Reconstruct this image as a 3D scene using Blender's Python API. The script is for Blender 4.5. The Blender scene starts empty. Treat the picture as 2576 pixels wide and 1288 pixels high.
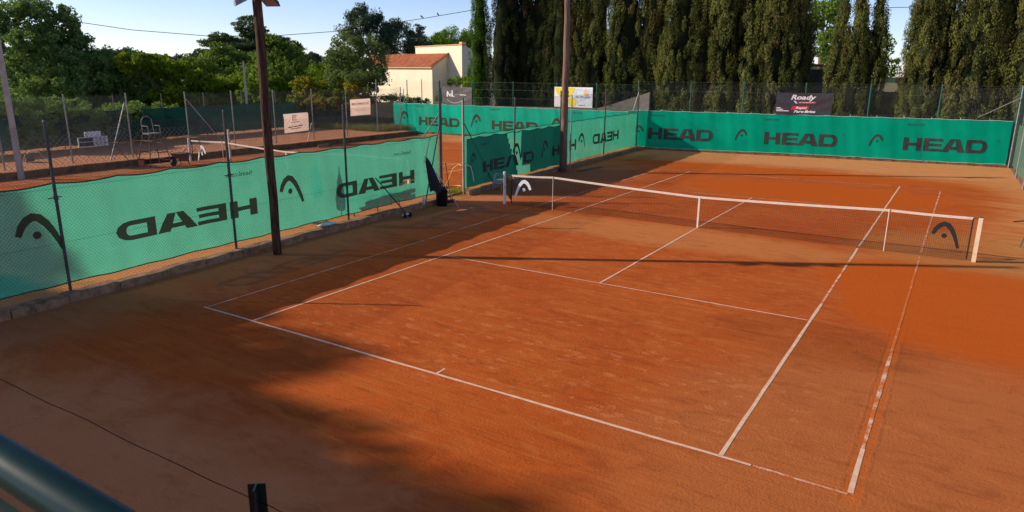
import bpy, bmesh, math, random
import numpy as np
from mathutils import Vector, Matrix

sc = bpy.context.scene
R = math.radians
# ---------------------------------------------------------------- camera
cam = bpy.data.cameras.new('camera')
camo = bpy.data.objects.new('camera', cam)
sc.collection.objects.link(camo)
sc.camera = camo
CAM = Vector((11.4161, -7.4227, 4.2705))
yaw, pitch, roll = -0.5616, -0.2567, 0.0082
fw = Vector((math.sin(yaw)*math.cos(pitch), math.cos(yaw)*math.cos(pitch), math.sin(pitch)))
rt = fw.cross(Vector((0, 0, 1))).normalized()
up = rt.cross(fw)
cr = math.cos(roll)*rt + math.sin(roll)*up
cu = -math.sin(roll)*rt + math.cos(roll)*up
camo.matrix_world = Matrix((( cr.x, cu.x, -fw.x, CAM.x), (cr.y, cu.y, -fw.y, CAM.y), (cr.z, cu.z, -fw.z, CAM.z), (0, 0, 0, 1)))
cam.sensor_width = 36.0
cam.lens = 36.0*1767.2/2576
cam.clip_start = 0.05
cam.clip_end = 3000
cam.dof.use_dof = True
cam.dof.focus_distance = 18.0
cam.dof.aperture_fstop = 9.0
# ---------------------------------------------------------------- light
SUN_AZ, SUN_EL = 30.0, 26.5          # travel direction (cos, sin) of 30 deg in plan
world = bpy.data.worlds.new("World")
sc.world = world
world.use_nodes = True
wn = world.node_tree
for n in list(wn.nodes): wn.nodes.remove(n)
sky = wn.nodes.new('ShaderNodeTexSky'); sky.sky_type = 'NISHITA'; sky.sun_disc = False
sky.sun_elevation = R(SUN_EL)
sky.sun_rotation = R(240)
sky.altitude = 3000; sky.air_density = 1.0; sky.dust_density = 3.0; sky.ozone_density = 6.0
bg = wn.nodes.new('ShaderNodeBackground'); bg.inputs['Strength'].default_value = 0.145
wo = wn.nodes.new('ShaderNodeOutputWorld')
wb = wn.nodes.new('ShaderNodeMix'); wb.data_type = 'RGBA'; wb.blend_type = 'MULTIPLY'; wb.inputs[0].default_value = 1.0; wb.inputs[7].default_value = (1.26, 0.93, 0.80, 1)   # white balance of the whole sky
wn.links.new(sky.outputs[0], wb.inputs[6]); wn.links.new(wb.outputs[2], bg.inputs[0]); wn.links.new(bg.outputs[0], wo.inputs[0])
sl = bpy.data.lights.new('sun', 'SUN'); sl.energy = 3.6; sl.angle = R(0.6); sl.color = (1.0, 0.89, 0.74)
so = bpy.data.objects.new('sun', sl); sc.collection.objects.link(so)
sd = Vector((math.cos(R(SUN_AZ))*math.cos(R(SUN_EL)), math.sin(R(SUN_AZ))*math.cos(R(SUN_EL)), -math.sin(R(SUN_EL))))
so.rotation_euler = sd.to_track_quat('-Z', 'Y').to_euler()
so.location = (-40, -30, 40)
vs = sc.view_settings
vs.view_transform = 'Standard'; vs.look = 'None'; vs.gamma = 1.0; vs.use_curve_mapping = False
vs.exposure = 0.56
cy = sc.cycles
cy.max_bounces = 6; cy.diffuse_bounces = 4; cy.transparent_max_bounces = 16; cy.transmission_bounces = 4

# ---------------------------------------------------------------- helpers
C = sc.collection
MATS = {}
class G:
    """small node-graph writer"""
    def __init__(s, name):
        s.m = bpy.data.materials.new(name); s.m.use_nodes = True
        s.t = s.m.node_tree
        for n in list(s.t.nodes): s.t.nodes.remove(n)
        s.out = s.t.nodes.new('ShaderNodeOutputMaterial')
        MATS[name] = s.m
    def n(s, typ, ins=None, **kw):
        nd = s.t.nodes.new('ShaderNode'+typ)
        for k, v in kw.items(): setattr(nd, k, v)
        for k, v in (ins or {}).items(): s.set(nd, k, v)
        return nd
    def set(s, nd, k, v):
        i = nd.inputs[k]
        if isinstance(v, bpy.types.NodeSocket): s.t.links.new(v, i)
        else:
            if i.type == 'RGBA' and len(v) == 3: v = (*v, 1)
            i.default_value = v
    def co(s, scale=(1, 1, 1), rot=(0, 0, 0), loc=(0, 0, 0), src='Object'):
        tc = s.n('TexCoord')
        mp = s.n('Mapping', {'Vector': tc.outputs[src], 'Scale': scale, 'Rotation': rot, 'Location': loc})
        return mp.outputs[0]
    def geo(s): return s.n('NewGeometry').outputs['Position']
    def noise(s, vec, scale, detail=4, rough=0.6, dist=0.0):
        return s.n('TexNoise', {'Vector': vec, 'Scale': scale, 'Detail': detail, 'Roughness': rough, 'Distortion': dist}).outputs[0]
    def ramp(s, v, lo, hi):
        return s.n('MapRange', {'Value': v, 'From Min': lo, 'From Max': hi}, clamp=True, interpolation_type='SMOOTHSTEP').outputs[0]
    def mix(s, f, a, b, blend='MIX'):
        nd = s.n('Mix', data_type='RGBA', blend_type=blend)
        for idx, v in ((0, f), (6, a), (7, b)):
            i = nd.inputs[idx]
            if isinstance(v, bpy.types.NodeSocket): s.t.links.new(v, i)
            else: i.default_value = (*v, 1) if idx and len(v) == 3 else v
        return nd.outputs[2]
    def math(s, op, a, b=0.0):
        nd = s.n('Math', operation=op)
        for k, v in ((0, a), (1, b)):
            if isinstance(v, bpy.types.NodeSocket): s.t.links.new(v, nd.inputs[k])
            else: nd.inputs[k].default_value = v
        return nd.outputs[0]
    def bump(s, h, strength=0.3, dist=0.02):
        return s.n('Bump', {'Height': h, 'Strength': strength, 'Distance': dist}).outputs[0]
    def bsdf(s, col, rough=0.8, normal=None, metal=0.0, spec=0.3):
        b = s.n('BsdfPrincipled', {'Base Color': col, 'Roughness': rough, 'Metallic': metal, 'Specular IOR Level': spec})
        if normal is not None: s.set(b, 'Normal', normal)
        return b.outputs[0]
    def done(s, sh):
        s.t.links.new(sh, s.out.inputs[0]); return s.m

def link(o, parent=None):
    C.objects.link(o)
    if parent is not None: o.parent = parent
    return o
def tag(o, label=None, cat=None, group=None, kind=None):
    if label: o['label'] = label
    if cat: o['category'] = cat
    if group: o['group'] = group
    if kind: o['kind'] = kind
    return o
def thing(name, label, cat, loc=(0, 0, 0), group=None, rz=0):
    o = bpy.data.objects.new(name, None); o.empty_display_size = 0.2
    C.objects.link(o); o.location = loc; o.rotation_euler = (0, 0, rz)
    return tag(o, label, cat, group)
class MB:
    def __init__(s): s.v = []; s.f = []
    def add(s, vs, fs):
        b = len(s.v); s.v += [tuple(v) for v in vs]; s.f += [tuple(i+b for i in f) for f in fs]; return s
    def box(s, c, d, rot=None, taper=1.0):
        x, y, z = d[0]/2, d[1]/2, d[2]/2
        vs = [Vector((sx*x*(taper if sz > 0 else 1), sy*y*(taper if sz > 0 else 1), sz*z)) for sz in (-1, 1) for sy in (-1, 1) for sx in (-1, 1)]
        if rot is not None: vs = [rot @ v for v in vs]
        c = Vector(c)
        return s.add([v+c for v in vs], [(0, 2, 3, 1), (4, 5, 7, 6), (0, 1, 5, 4), (2, 6, 7, 3), (0, 4, 6, 2), (1, 3, 7, 5)])
    def bx(s, x0, x1, y0, y1, z0, z1):
        return s.box(((x0+x1)/2, (y0+y1)/2, (z0+z1)/2), (abs(x1-x0), abs(y1-y0), abs(z1-z0)))
    def tube(s, pts, r, n=6, caps=True):
        pts = [Vector(p) for p in pts]
        rs = r if isinstance(r, (list, tuple)) else [r]*len(pts)
        b = len(s.v); prev = None
        for i, p in enumerate(pts):
            d = (pts[min(i+1, len(pts)-1)]-pts[max(i-1, 0)])
            if d.length < 1e-9: d = Vector((0, 0, 1))
            d.normalize()
            a = Vector((0, 0, 1)) if abs(d.z) < 0.9 else Vector((1, 0, 0))
            if prev is not None: a = prev
            u = (a - d*a.dot(d))
            if u.length < 1e-6: u = d.orthogonal()
            u.normalize(); w = d.cross(u); prev = u
            for k in range(n):
                t = 2*math.pi*k/n
                s.v.append(tuple(p+(u*math.cos(t)+w*math.sin(t))*rs[i]))
        for i in range(len(pts)-1):
            for k in range(n):
                a0 = b+i*n+k; a1 = b+i*n+(k+1) % n
                s.f.append((a0, a1, a1+n, a0+n))
        if caps:
            s.f.append(tuple(b+k for k in reversed(range(n))))
            s.f.append(tuple(b+(len(pts)-1)*n+k for k in range(n)))
        return s
    def lathe(s, prof, c=(0, 0, 0), n=16):
        b = len(s.v)
        for (r, z) in prof:
            for k in range(n):
                t = 2*math.pi*k/n
                s.v.append((c[0]+r*math.cos(t), c[1]+r*math.sin(t), c[2]+z))
        for i in range(len(prof)-1):
            for k in range(n):
                a0 = b+i*n+k; a1 = b+i*n+(k+1) % n
                s.f.append((a0, a1, a1+n, a0+n))
        return s
    def build(s, name, mat, parent=None, smooth=False, local=None):
        me = bpy.data.meshes.new(name)
        vs = s.v
        if local is not None: vs = [(v[0]-local[0], v[1]-local[1], v[2]-local[2]) for v in vs]
        me.from_pydata(vs, [], s.f); me.update()
        if mat is not None: me.materials.append(mat if not isinstance(mat, str) else MATS[mat])
        if smooth:
            me.polygons.foreach_set('use_smooth', [True]*len(me.polygons))
        o = bpy.data.objects.new(name, me)
        return link(o, parent)
def copy_tree(o, parent=None):
    c = o.copy(); C.objects.link(c)
    if parent is not None: c.parent = parent
    for ch in list(o.children): copy_tree(ch, c)
    return c
def lerp(a, b, t): return a+(b-a)*t

# ---------------------------------------------------------------- materials
def simple(name, col, rough=0.6, metal=0.0, spec=0.4, var=0.12, scale=6.0, bumps=0.0, dirt=None):
    g = G(name); co = g.co()
    n1 = g.noise(co, scale, 5, 0.65)
    f = g.ramp(n1, 0.3, 0.7)
    lo = tuple(c*(1-var) for c in col); hi = tuple(min(1, c*(1+var)) for c in col)
    c = g.mix(f, lo, hi)
    if dirt:
        d = g.ramp(g.noise(co, scale*0.4, 6, 0.7), 0.52, 0.72)
        c = g.mix(d, c, dirt)
    nm = g.bump(g.noise(co, scale*6, 3), bumps, 0.01) if bumps else None
    return g.done(g.bsdf(c, rough, nm, metal, spec))

def clay_mat(name, main=True):
    g = G(name); P = g.geo()
    sx = g.n('SeparateXYZ', {0: P}); X, Y = sx.outputs[0], sx.outputs[1]
    def mp(scale, rot=(0, 0, 0), loc=(0, 0, 0)): return g.n('Mapping', {'Vector': P, 'Scale': scale, 'Rotation': rot, 'Location': loc}).outputs[0]
    big = g.noise(mp((1, 1, 1)), 0.28, 5, 0.6, 0.6)
    mid = g.noise(mp((1, 1, 1), loc=(7, 3, 0)), 1.1, 6, 0.65, 0.5)
    fine = g.noise(mp((1, 1, 1)), 26, 3, 0.7)
    grit = g.noise(mp((1, 1, 1)), 85, 2, 0.6)
    st = g.noise(mp((0.16, 2.6, 1), rot=(0, 0, R(-32))), 1.6, 6, 0.62, 1.2)     # drag-mat sweeps
    st2 = g.noise(mp((0.35, 9.0, 1), rot=(0, 0, R(-36))), 1.5, 4, 0.6, 0.8)
    c = g.mix(g.ramp(big, 0.35, 0.65), (0.44, 0.108, 0.026), (0.50, 0.135, 0.036))
    c = g.mix(g.math('MULTIPLY', g.ramp(mid, 0.45, 0.75), 0.55), c, (0.53, 0.185, 0.065))
    c = g.mix(g.math('MULTIPLY', g.ramp(st, 0.48, 0.68), 0.62), c, (0.54, 0.21, 0.085))
    c = g.mix(g.math('MULTIPLY', g.ramp(st2, 0.52, 0.7), 0.5), c, (0.34, 0.085, 0.024))
    def blob(cx, cy, rx, ry, soft=0.35, wob=0.5, rot=0.0):
        dx = g.math('SUBTRACT', X, cx); dy = g.math('SUBTRACT', Y, cy)
        ca, sa = math.cos(rot), math.sin(rot)
        ux = g.math('ADD', g.math('MULTIPLY', dx, ca), g.math('MULTIPLY', dy, sa))
        uy = g.math('SUBTRACT', g.math('MULTIPLY', dy, ca), g.math('MULTIPLY', dx, sa))
        q = g.math('ADD', g.math('POWER', g.math('ABSOLUTE', g.math('DIVIDE', ux, rx)), 2.0), g.math('POWER', g.math('ABSOLUTE', g.math('DIVIDE', uy, ry)), 2.0))
        q = g.math('ADD', q, g.math('MULTIPLY', g.math('SUBTRACT', mid, 0.5), wob*2))
        return g.ramp(q, 1+soft, 1-soft)
    if main:
        # greyer, sandy ground along the fences and behind the far baseline
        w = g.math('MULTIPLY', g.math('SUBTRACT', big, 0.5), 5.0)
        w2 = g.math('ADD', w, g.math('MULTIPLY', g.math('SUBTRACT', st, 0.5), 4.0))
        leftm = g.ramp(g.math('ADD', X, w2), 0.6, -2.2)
        c = g.mix(g.math('MULTIPLY', leftm, 0.9), c, (0.50, 0.255, 0.24))  # left margin's colour is also lightened and warmed to open up its shade
        farm = g.ramp(g.math('ADD', Y, g.math('MULTIPLY', w2, 0.7)), 25.6, 29.0)
        c = g.mix(g.math('MULTIPLY', farm, 0.9), c, (0.66, 0.44, 0.36))
        # court surface is slightly duller outside the play area on the right
        rightm = g.ramp(g.math('ADD', X, w2), 11.8, 14.5)
        c = g.mix(g.math('MULTIPLY', g.math('MULTIPLY', rightm, g.ramp(Y, 4.0, 16.0)), 0.85), c, (0.62, 0.40, 0.29))
        # pale dust drifted along the net
        dn = blob(5.2, 10.6, 5.0, 1.3, 0.6, 0.8)
        c = g.mix(g.math('MULTIPLY', dn, 0.5), c, (0.62, 0.38, 0.26))
        dn2 = blob(12.5, 12.9, 3.0, 2.6, 0.6, 0.8)
        c = g.mix(g.math('MULTIPLY', dn2, 0.6), c, (0.50, 0.32, 0.20))
        # freshly topped, saturated clay
        wet = None
        for a in ((12.3, 8.0, 2.6, 3.0, 0.25, 0.45), (10.9, 9.2, 1.7, 1.9, 0.4, 0.6), (7.2, 20.4, 4.6, 2.5, 0.5, 0.7), (4.5, 25.6, 7.6, 1.1, 0.4, 0.5)):
            wet = blob(*a) if wet is None else g.math('MAXIMUM', wet, blob(*a))
        # duller, gritty corner near the camera
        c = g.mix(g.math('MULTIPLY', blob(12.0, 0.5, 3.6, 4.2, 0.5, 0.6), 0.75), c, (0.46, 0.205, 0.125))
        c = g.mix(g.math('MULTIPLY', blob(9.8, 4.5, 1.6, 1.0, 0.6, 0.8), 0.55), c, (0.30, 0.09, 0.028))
        c = g.mix(g.math('MULTIPLY', blob(4.5, -4.8, 6.5, 2.2, 0.8, 1.2), 0.75), c, (0.70, 0.40, 0.38))  # paler, warmer clay painted where the tree shade falls, to lift that shade
        # scuffs and shoe marks
        v = g.n('TexVoronoi', {'Vector': mp((1.0, 1.9, 1), rot=(0, 0, R(-30))), 'Scale': 2.5, 'Randomness': 1.0}, feature='F1')
        vd = g.math('ADD', v.outputs['Distance'], g.math('MULTIPLY', g.math('SUBTRACT', g.noise(mp((1, 1, 1)), 7, 5, 0.75), 0.5), 1.1))
        sn = g.noise(mp((1.0, 1.8, 1), rot=(0, 0, R(-30)), loc=(1, 1, 0)), 4.6, 7, 0.74, 0.4)
        spots = g.math('MAXIMUM', g.ramp(vd, 0.27, 0.17), g.ramp(sn, 0.57, 0.64))
        area = g.math('MAXIMUM', blob(6.0, 1.6, 5.2, 1.9, 0.7, 0.7), g.math('MULTIPLY', blob(5.5, 7.0, 5.0, 4.0, 0.7, 0.9), 0.55))
        c = g.mix(g.math('MULTIPLY', g.math('MULTIPLY', spots, area), 0.5), c, (0.66, 0.31, 0.24))
        # overfilled strip of new clay along the near doubles line, with ragged ridges
        wx = g.math('ADD', X, g.math('MULTIPLY', g.math('SUBTRACT', g.noise(mp((1, 1, 1)), 2.2, 4), 0.5), 0.09))
        ax = g.math('ABSOLUTE', g.math('SUBTRACT', wx, 10.98))
        near = g.ramp(Y, 11.6, 10.6)
        near = g.math('MULTIPLY', g.ramp(Y, 7.0, 4.5), g.ramp(Y, -0.35, -0.1))
        strip = g.math('MULTIPLY', g.ramp(ax, 0.105, 0.075), near)
        c = g.mix(g.math('MULTIPLY', strip, 0.6), c, (0.56, 0.17, 0.05))
        ridge = g.math('MULTIPLY', g.math('MULTIPLY', g.ramp(ax, 0.08, 0.105), g.ramp(ax, 0.15, 0.12)), near)
        ridge = g.math('MULTIPLY', ridge, g.ramp(g.noise(mp((1, 1, 1)), 6, 4, 0.8), 0.38, 0.55))
        c = g.mix(g.math('MULTIPLY', ridge, 0.14), c, (0.17, 0.05, 0.016))
    else:
        c = g.mix(g.math('MULTIPLY', g.ramp(st, 0.45, 0.7), 0.6), c, (0.56, 0.25, 0.12))
        w = g.math('MULTIPLY', g.math('SUBTRACT', big, 0.5), 5.0)
        m2 = g.ramp(g.math('ADD', X, w), -17.0, -20.5)
        c = g.mix(g.math('MULTIPLY', m2, 0.8), c, (0.56, 0.41, 0.48))
        m3 = g.ramp(g.math('ADD', Y, w), 25.5, 28.5)
        c = g.mix(g.math('MULTIPLY', m3, 0.8), c, (0.66, 0.44, 0.36))
        m4 = g.ramp(g.math('ADD', X, g.math('MULTIPLY', w, 0.4)), -4.6, -3.4)
        c = g.mix(g.math('MULTIPLY', m4, 0.7), c, (0.66, 0.42, 0.34))
    c = g.mix(g.math('MULTIPLY', g.ramp(fine, 0.35, 0.7), 0.22), c, (0.58, 0.24, 0.10))
    c = g.mix(g.math('MULTIPLY', g.ramp(grit, 0.58, 0.75), 0.30), c, (0.20, 0.055, 0.018))
    dm = g.noise(mp((0.8, 1.6, 1), rot=(0, 0, R(-32)), loc=(3, 9, 0)), 1.5, 8, 0.72, 1.0)
    c = g.mix(g.math('MULTIPLY', g.ramp(dm, 0.50, 0.66), 0.42), c, g.mix(1.0, c, (0.55, 0.48, 0.45), 'MULTIPLY'))
    c = g.mix(g.math('MULTIPLY', g.ramp(dm, 0.47, 0.34), 0.24), c, (0.58, 0.27, 0.15))
    if main: c = g.mix(g.math('MULTIPLY', wet, 0.88), c, (0.53, 0.140, 0.012))
    c = g.mix(1.0, c, (0.95, 0.64, 0.28), 'MULTIPLY')
    h = g.math('ADD', g.math('MULTIPLY', fine, 0.5), g.math('ADD', g.math('MULTIPLY', st2, 0.5), g.math('MULTIPLY', grit, 0.25)))
    if main: h = g.math('ADD', h, g.math('MULTIPLY', ridge, 0.12))
    h = g.math('ADD', h, g.math('MULTIPLY', dm, 0.8))
    nm = g.bump(h, 0.75, 0.028)
    return g.done(g.bsdf(c, 0.95, nm, 0, 0.12))
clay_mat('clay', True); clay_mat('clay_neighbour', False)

def line_mat(name, wear):
    g = G(name); P = g.geo()
    n1 = g.noise(P, 3.0, 5, 0.7); n2 = g.noise(P, 30.0, 3, 0.7)
    f = g.ramp(g.math('ADD', g.math('MULTIPLY', n1, 0.7), g.math('MULTIPLY', n2, 0.3)), wear-0.07, wear+0.07)
    dust = g.mix(g.ramp(g.noise(P, 8.0, 4), 0.3, 0.75), (0.76, 0.54, 0.38), (0.68, 0.35, 0.20))
    c = g.mix(f, (0.56, 0.13, 0.022), dust)
    return g.done(g.bsdf(c, 0.85, None, 0, 0.15))
line_mat('line_fresh', 0.33); line_mat('line_worn', 0.52); line_mat('line_faint', 0.46); line_mat('line_buried', 0.60); line_mat('line_dusty', 0.50)

def soil_mat():
    g = G('soil'); P = g.geo()
    a = g.ramp(g.noise(P, 0.15, 5), 0.35, 0.65); b = g.ramp(g.noise(P, 4.0, 5, 0.7), 0.35, 0.7)
    c = g.mix(a, (0.16, 0.13, 0.06), (0.30, 0.21, 0.11)); c = g.mix(b, c, (0.09, 0.11, 0.03))
    g.done(g.bsdf(c, 0.95, g.bump(g.noise(P, 12, 4), 0.5, 0.03), 0, 0.1))
soil_mat()

def fabric_mat(name, col, transl, see=0.10, spec=0.15):
    g = G(name); co = g.co()
    s = g.n('SeparateXYZ', {0: co})
    n = g.noise(co, 0.9, 4, 0.6); n2 = g.noise(g.co((1, 1, 9)), 3.0, 3, 0.6)
    f = g.math('MULTIPLY', g.ramp(n, 0.35, 0.7), 0.6)
    c = g.mix(f, col, tuple(min(1, k*1.2+0.004) for k in col))
    c = g.mix(g.math('MULTIPLY', g.ramp(n2, 0.6, 0.8), 0.35), c, tuple(min(1, k*1.35+0.015) for k in col))
    d = g.n('BsdfDiffuse', {'Color': c}); t = g.n('BsdfTranslucent', {'Color': g.mix(0.0, c, c)})
    m = g.n('MixShader', {0: transl, 1: d.outputs[0], 2: t.outputs[0]})
    tr = g.n('BsdfTransparent')
    m = g.n('MixShader', {0: see, 1: m.outputs[0], 2: tr.outputs[0]})
    return g.done(m.outputs[0])
fabric_mat('screen_near', (0.075, 0.50, 0.31), 0.45, 0.09)
fabric_mat('screen_near_front', (0.02, 0.19, 0.14), 0.35, 0.03)  # darkened green includes the shade of two layers blocking the backlight
fabric_mat('screen_far', (0.002, 0.40, 0.24), 0.26, 0.02)
fabric_mat('screen_back', (0.015, 0.58, 0.37), 0.36, 0.02)
fabric_mat('screen_old', (0.008, 0.055, 0.042), 0.12, 0.04)
fabric_mat('screen_side', (0.14, 0.24, 0.17), 0.4, 0.25)
simple('screen_print', (0.035, 0.042, 0.038), 0.8, var=0.3, scale=3)
fabric_mat('screen_print_brown', (0.13, 0.105, 0.065), 0.42, 0.0)
simple('hem_dark', (0.01, 0.09, 0.055), 0.8)
simple('hem_cord', (0.45, 0.62, 0.52), 0.8)
simple('galvanised', (0.30, 0.30, 0.29), 0.55, 0.55, var=0.2, scale=9, dirt=(0.20, 0.14, 0.10))
simple('galvanised_dark', (0.085, 0.08, 0.075), 0.6, 0.3, var=0.3, scale=9, dirt=(0.10, 0.06, 0.04))
simple('post_cream', (0.62, 0.56, 0.45), 0.6, var=0.1, dirt=(0.4, 0.25, 0.15))
simple('green_metal', (0.015, 0.13, 0.095), 0.5, 0.1, var=0.25, scale=8)
simple('green_rail', (0.004, 0.026, 0.022), 0.36, 0.0, 0.38, var=0.2, scale=12)
simple('dark_green_iron', (0.008, 0.026, 0.021), 0.5, 0.2, var=0.2)
simple('wire', (0.20, 0.21, 0.19), 0.5, 0.5, var=0.1)
simple('wire_shaded', (0.07, 0.075, 0.065), 0.5, 0.3, var=0.1)  # darker copy of the wire colour, shade painted in for the divider mesh
simple('wire_green', (0.10, 0.16, 0.12), 0.5, 0.1, var=0.1)
simple('cable', (0.022, 0.014, 0.012), 0.95, spec=0.0)
simple('concrete', (0.30, 0.165, 0.095), 0.95, var=0.35, scale=5, bumps=0.6, dirt=(0.10, 0.065, 0.04), spec=0.1)
simple('kerb_red', (0.20, 0.105, 0.055), 0.95, var=0.35, scale=3, bumps=0.5, dirt=(0.10, 0.05, 0.03), spec=0.1)
simple('concrete_pole', (0.46, 0.43, 0.38), 0.9, var=0.15, scale=4, bumps=0.3, spec=0.1)
simple('white_paint', (0.78, 0.72, 0.64), 0.5, var=0.06, scale=9, dirt=(0.66, 0.42, 0.28))
simple('cream_paint', (0.80, 0.62, 0.42), 0.5, var=0.06, scale=9, dirt=(0.66, 0.34, 0.12))
simple('tape_white', (0.72, 0.60, 0.50), 0.8, var=0.08, scale=4)
simple('net_cord', (0.012, 0.012, 0.014), 0.8)
simple('net_cord_far', (0.03, 0.03, 0.03), 0.8)
simple('black_plastic', (0.012, 0.012, 0.015), 0.5)
simple('navy_cloth', (0.017, 0.014, 0.030), 0.75, var=0.3, scale=5)
simple('aluminium', (0.62, 0.62, 0.66), 0.35, 0.8)
simple('rust_iron', (0.16, 0.10, 0.07), 0.8, 0.3, var=0.4, scale=12)
simple('wood_grey', (0.16, 0.11, 0.075), 0.85, var=0.4, scale=10)
simple('seat_pale', (0.22, 0.19, 0.15), 0.7)
simple('hose_yellow', (0.80, 0.42, 0.02), 0.5)
simple('plastic_white', (0.62, 0.64, 0.62), 0.5, dirt=(0.45, 0.35, 0.25))
simple('plastic_grey', (0.36, 0.40, 0.38), 0.5, dirt=(0.3, 0.24, 0.18))
simple('red_plastic', (0.55, 0.09, 0.06), 0.6)
simple('leaf_litter_green', (0.12, 0.20, 0.02), 0.8)
simple('render_wall', (0.90, 0.79, 0.57), 0.95, var=0.04, scale=0.8, bumps=0.15, spec=0.1, dirt=(0.80, 0.68, 0.50))
simple('stone_cap', (0.66, 0.36, 0.19), 0.9, var=0.15)
simple('block_wall', (0.20, 0.175, 0.15), 0.95, var=0.2, scale=2, bumps=0.5, spec=0.1)
simple('block_dark', (0.12, 0.105, 0.09), 0.95, var=0.25, scale=1.5, bumps=0.5, spec=0.1)
simple('banner_black', (0.045, 0.042, 0.048), 0.4, spec=0.5, var=0.15)
simple('banner_grey', (0.105, 0.095, 0.09), 0.5, spec=0.4, var=0.15)
simple('banner_white', (0.80, 0.78, 0.80), 0.6, var=0.03)
fabric_mat('banner_peach', (0.84, 0.62, 0.50), 0.55, 0.0)
simple('print_white', (0.82, 0.80, 0.82), 0.6, var=0.04)
simple('print_red', (0.62, 0.03, 0.03), 0.6)
simple('print_salmon', (0.60, 0.16, 0.09), 0.7)
simple('print_brown', (0.13, 0.06, 0.04), 0.7)
simple('print_grey', (0.30, 0.24, 0.22), 0.7)
simple('print_blue', (0.16, 0.24, 0.34), 0.7)
simple('print_dark', (0.02, 0.02, 0.02), 0.6)
simple('print_yellow', (0.80, 0.66, 0.04), 0.6, var=0.08)
simple('print_orange', (0.80, 0.46, 0.10), 0.6)
simple('print_pale_blue', (0.62, 0.70, 0.78), 0.6)
simple('bird_dark', (0.02, 0.02, 0.02), 0.7)
simple('lamp_glass', (0.25, 0.27, 0.30), 0.2, spec=0.7)
simple('bark', (0.12, 0.085, 0.06), 0.95, var=0.4, scale=6, bumps=0.6, spec=0.1)

def pole_wood(name, a, b):
    g = G(name)
    co = g.co((1, 1, 0.06)); n = g.noise(co, 26, 5, 0.7); n2 = g.noise(g.co((1, 1, 0.4)), 5, 4)
    c = g.mix(g.ramp(n, 0.35, 0.68), a, b)
    c = g.mix(g.math('MULTIPLY', g.ramp(n2, 0.5, 0.75), 0.5), c, tuple(k*0.45 for k in a))
    g.done(g.bsdf(c, 0.9, g.bump(n, 0.8, 0.02), 0, 0.12))
pole_wood('pole_dark', (0.035, 0.018, 0.012), (0.15, 0.085, 0.055))
pole_wood('pole_brown', (0.14, 0.085, 0.06), (0.28, 0.185, 0.14))

def tile_mat():
    g = G('roof_tile'); co = g.co()
    v = g.n('TexVoronoi', {'Vector': g.co((3.5, 2.4, 2.4)), 'Scale': 1.0})
    c = g.mix(v.outputs['Color'], (0.46, 0.13, 0.055), (0.62, 0.24, 0.11))
    c = g.mix(g.ramp(g.noise(co, 0.8, 4), 0.5, 0.75), c, (0.40, 0.17, 0.09))
    g.done(g.bsdf(c, 0.9, None, 0, 0.15))
tile_mat()

def leaf_mat(name, dark, light, alt=None, altamt=0.15, tr=0.35):
    g = G(name)
    at = g.n('Attribute', attribute_name='tint').outputs['Fac']
    co = g.geo()
    n = g.noise(co, 0.55, 3, 0.6)
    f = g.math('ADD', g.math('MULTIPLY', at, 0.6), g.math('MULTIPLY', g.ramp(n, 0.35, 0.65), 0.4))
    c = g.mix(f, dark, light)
    if alt:
        k = g.math('GREATER_THAN', g.math('ADD', g.math('MULTIPLY', g.noise(co, 0.8, 3), 0.9), g.math('MULTIPLY', at, 0.25)), 0.70-altamt)
        c = g.mix(g.math('MULTIPLY', k, 0.8), c, alt)
    d = g.n('BsdfDiffuse', {'Color': c}); t = g.n('BsdfTranslucent', {'Color': g.mix(0.5, c, (0.20, 0.28, 0.02))})
    m = g.n('MixShader', {0: tr, 1: d.outputs[0], 2: t.outputs[0]})
    g.done(m.outputs[0])
leaf_mat('leaf_fig', (0.075, 0.135, 0.04), (0.28, 0.40, 0.12), tr=0.4)
leaf_mat('leaf_vine', (0.10, 0.16, 0.02), (0.30, 0.38, 0.03), (0.36, 0.30, 0.03), 0.02, 0.5)
leaf_mat('leaf_vine_orange', (0.10, 0.13, 0.02), (0.25, 0.29, 0.03), (0.44, 0.24, 0.03), 0.09, 0.45)
leaf_mat('leaf_bright', (0.10, 0.17, 0.02), (0.28, 0.42, 0.035), tr=0.5)
leaf_mat('leaf_mid', (0.065, 0.12, 0.025), (0.22, 0.32, 0.06), tr=0.4)
leaf_mat('leaf_grey', (0.06, 0.09, 0.03), (0.23, 0.29, 0.10), tr=0.35)
leaf_mat('leaf_cedar', (0.045, 0.08, 0.038), (0.14, 0.21, 0.085), tr=0.2)
leaf_mat('leaf_spruce', (0.03, 0.052, 0.034), (0.10, 0.15, 0.085), tr=0.15)
leaf_mat('leaf_pine', (0.06, 0.14, 0.02), (0.20, 0.36, 0.03), tr=0.35)
leaf_mat('leaf_cypress', (0.036, 0.044, 0.014), (0.21, 0.22, 0.06), (0.14, 0.10, 0.04), 0.03, 0.18)
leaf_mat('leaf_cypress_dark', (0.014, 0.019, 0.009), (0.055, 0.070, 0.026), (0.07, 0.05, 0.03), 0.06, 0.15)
leaf_mat('leaf_cypress_green', (0.0345, 0.0805, 0.0138), (0.1035, 0.2185, 0.0230), tr=0.3)
leaf_mat('dry_grass', (0.16, 0.13, 0.04), (0.42, 0.34, 0.12), (0.14, 0.18, 0.03), 0.05, 0.3)
leaf_mat('leaf_far', (0.045, 0.07, 0.045), (0.09, 0.13, 0.08), tr=0.1)
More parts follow.
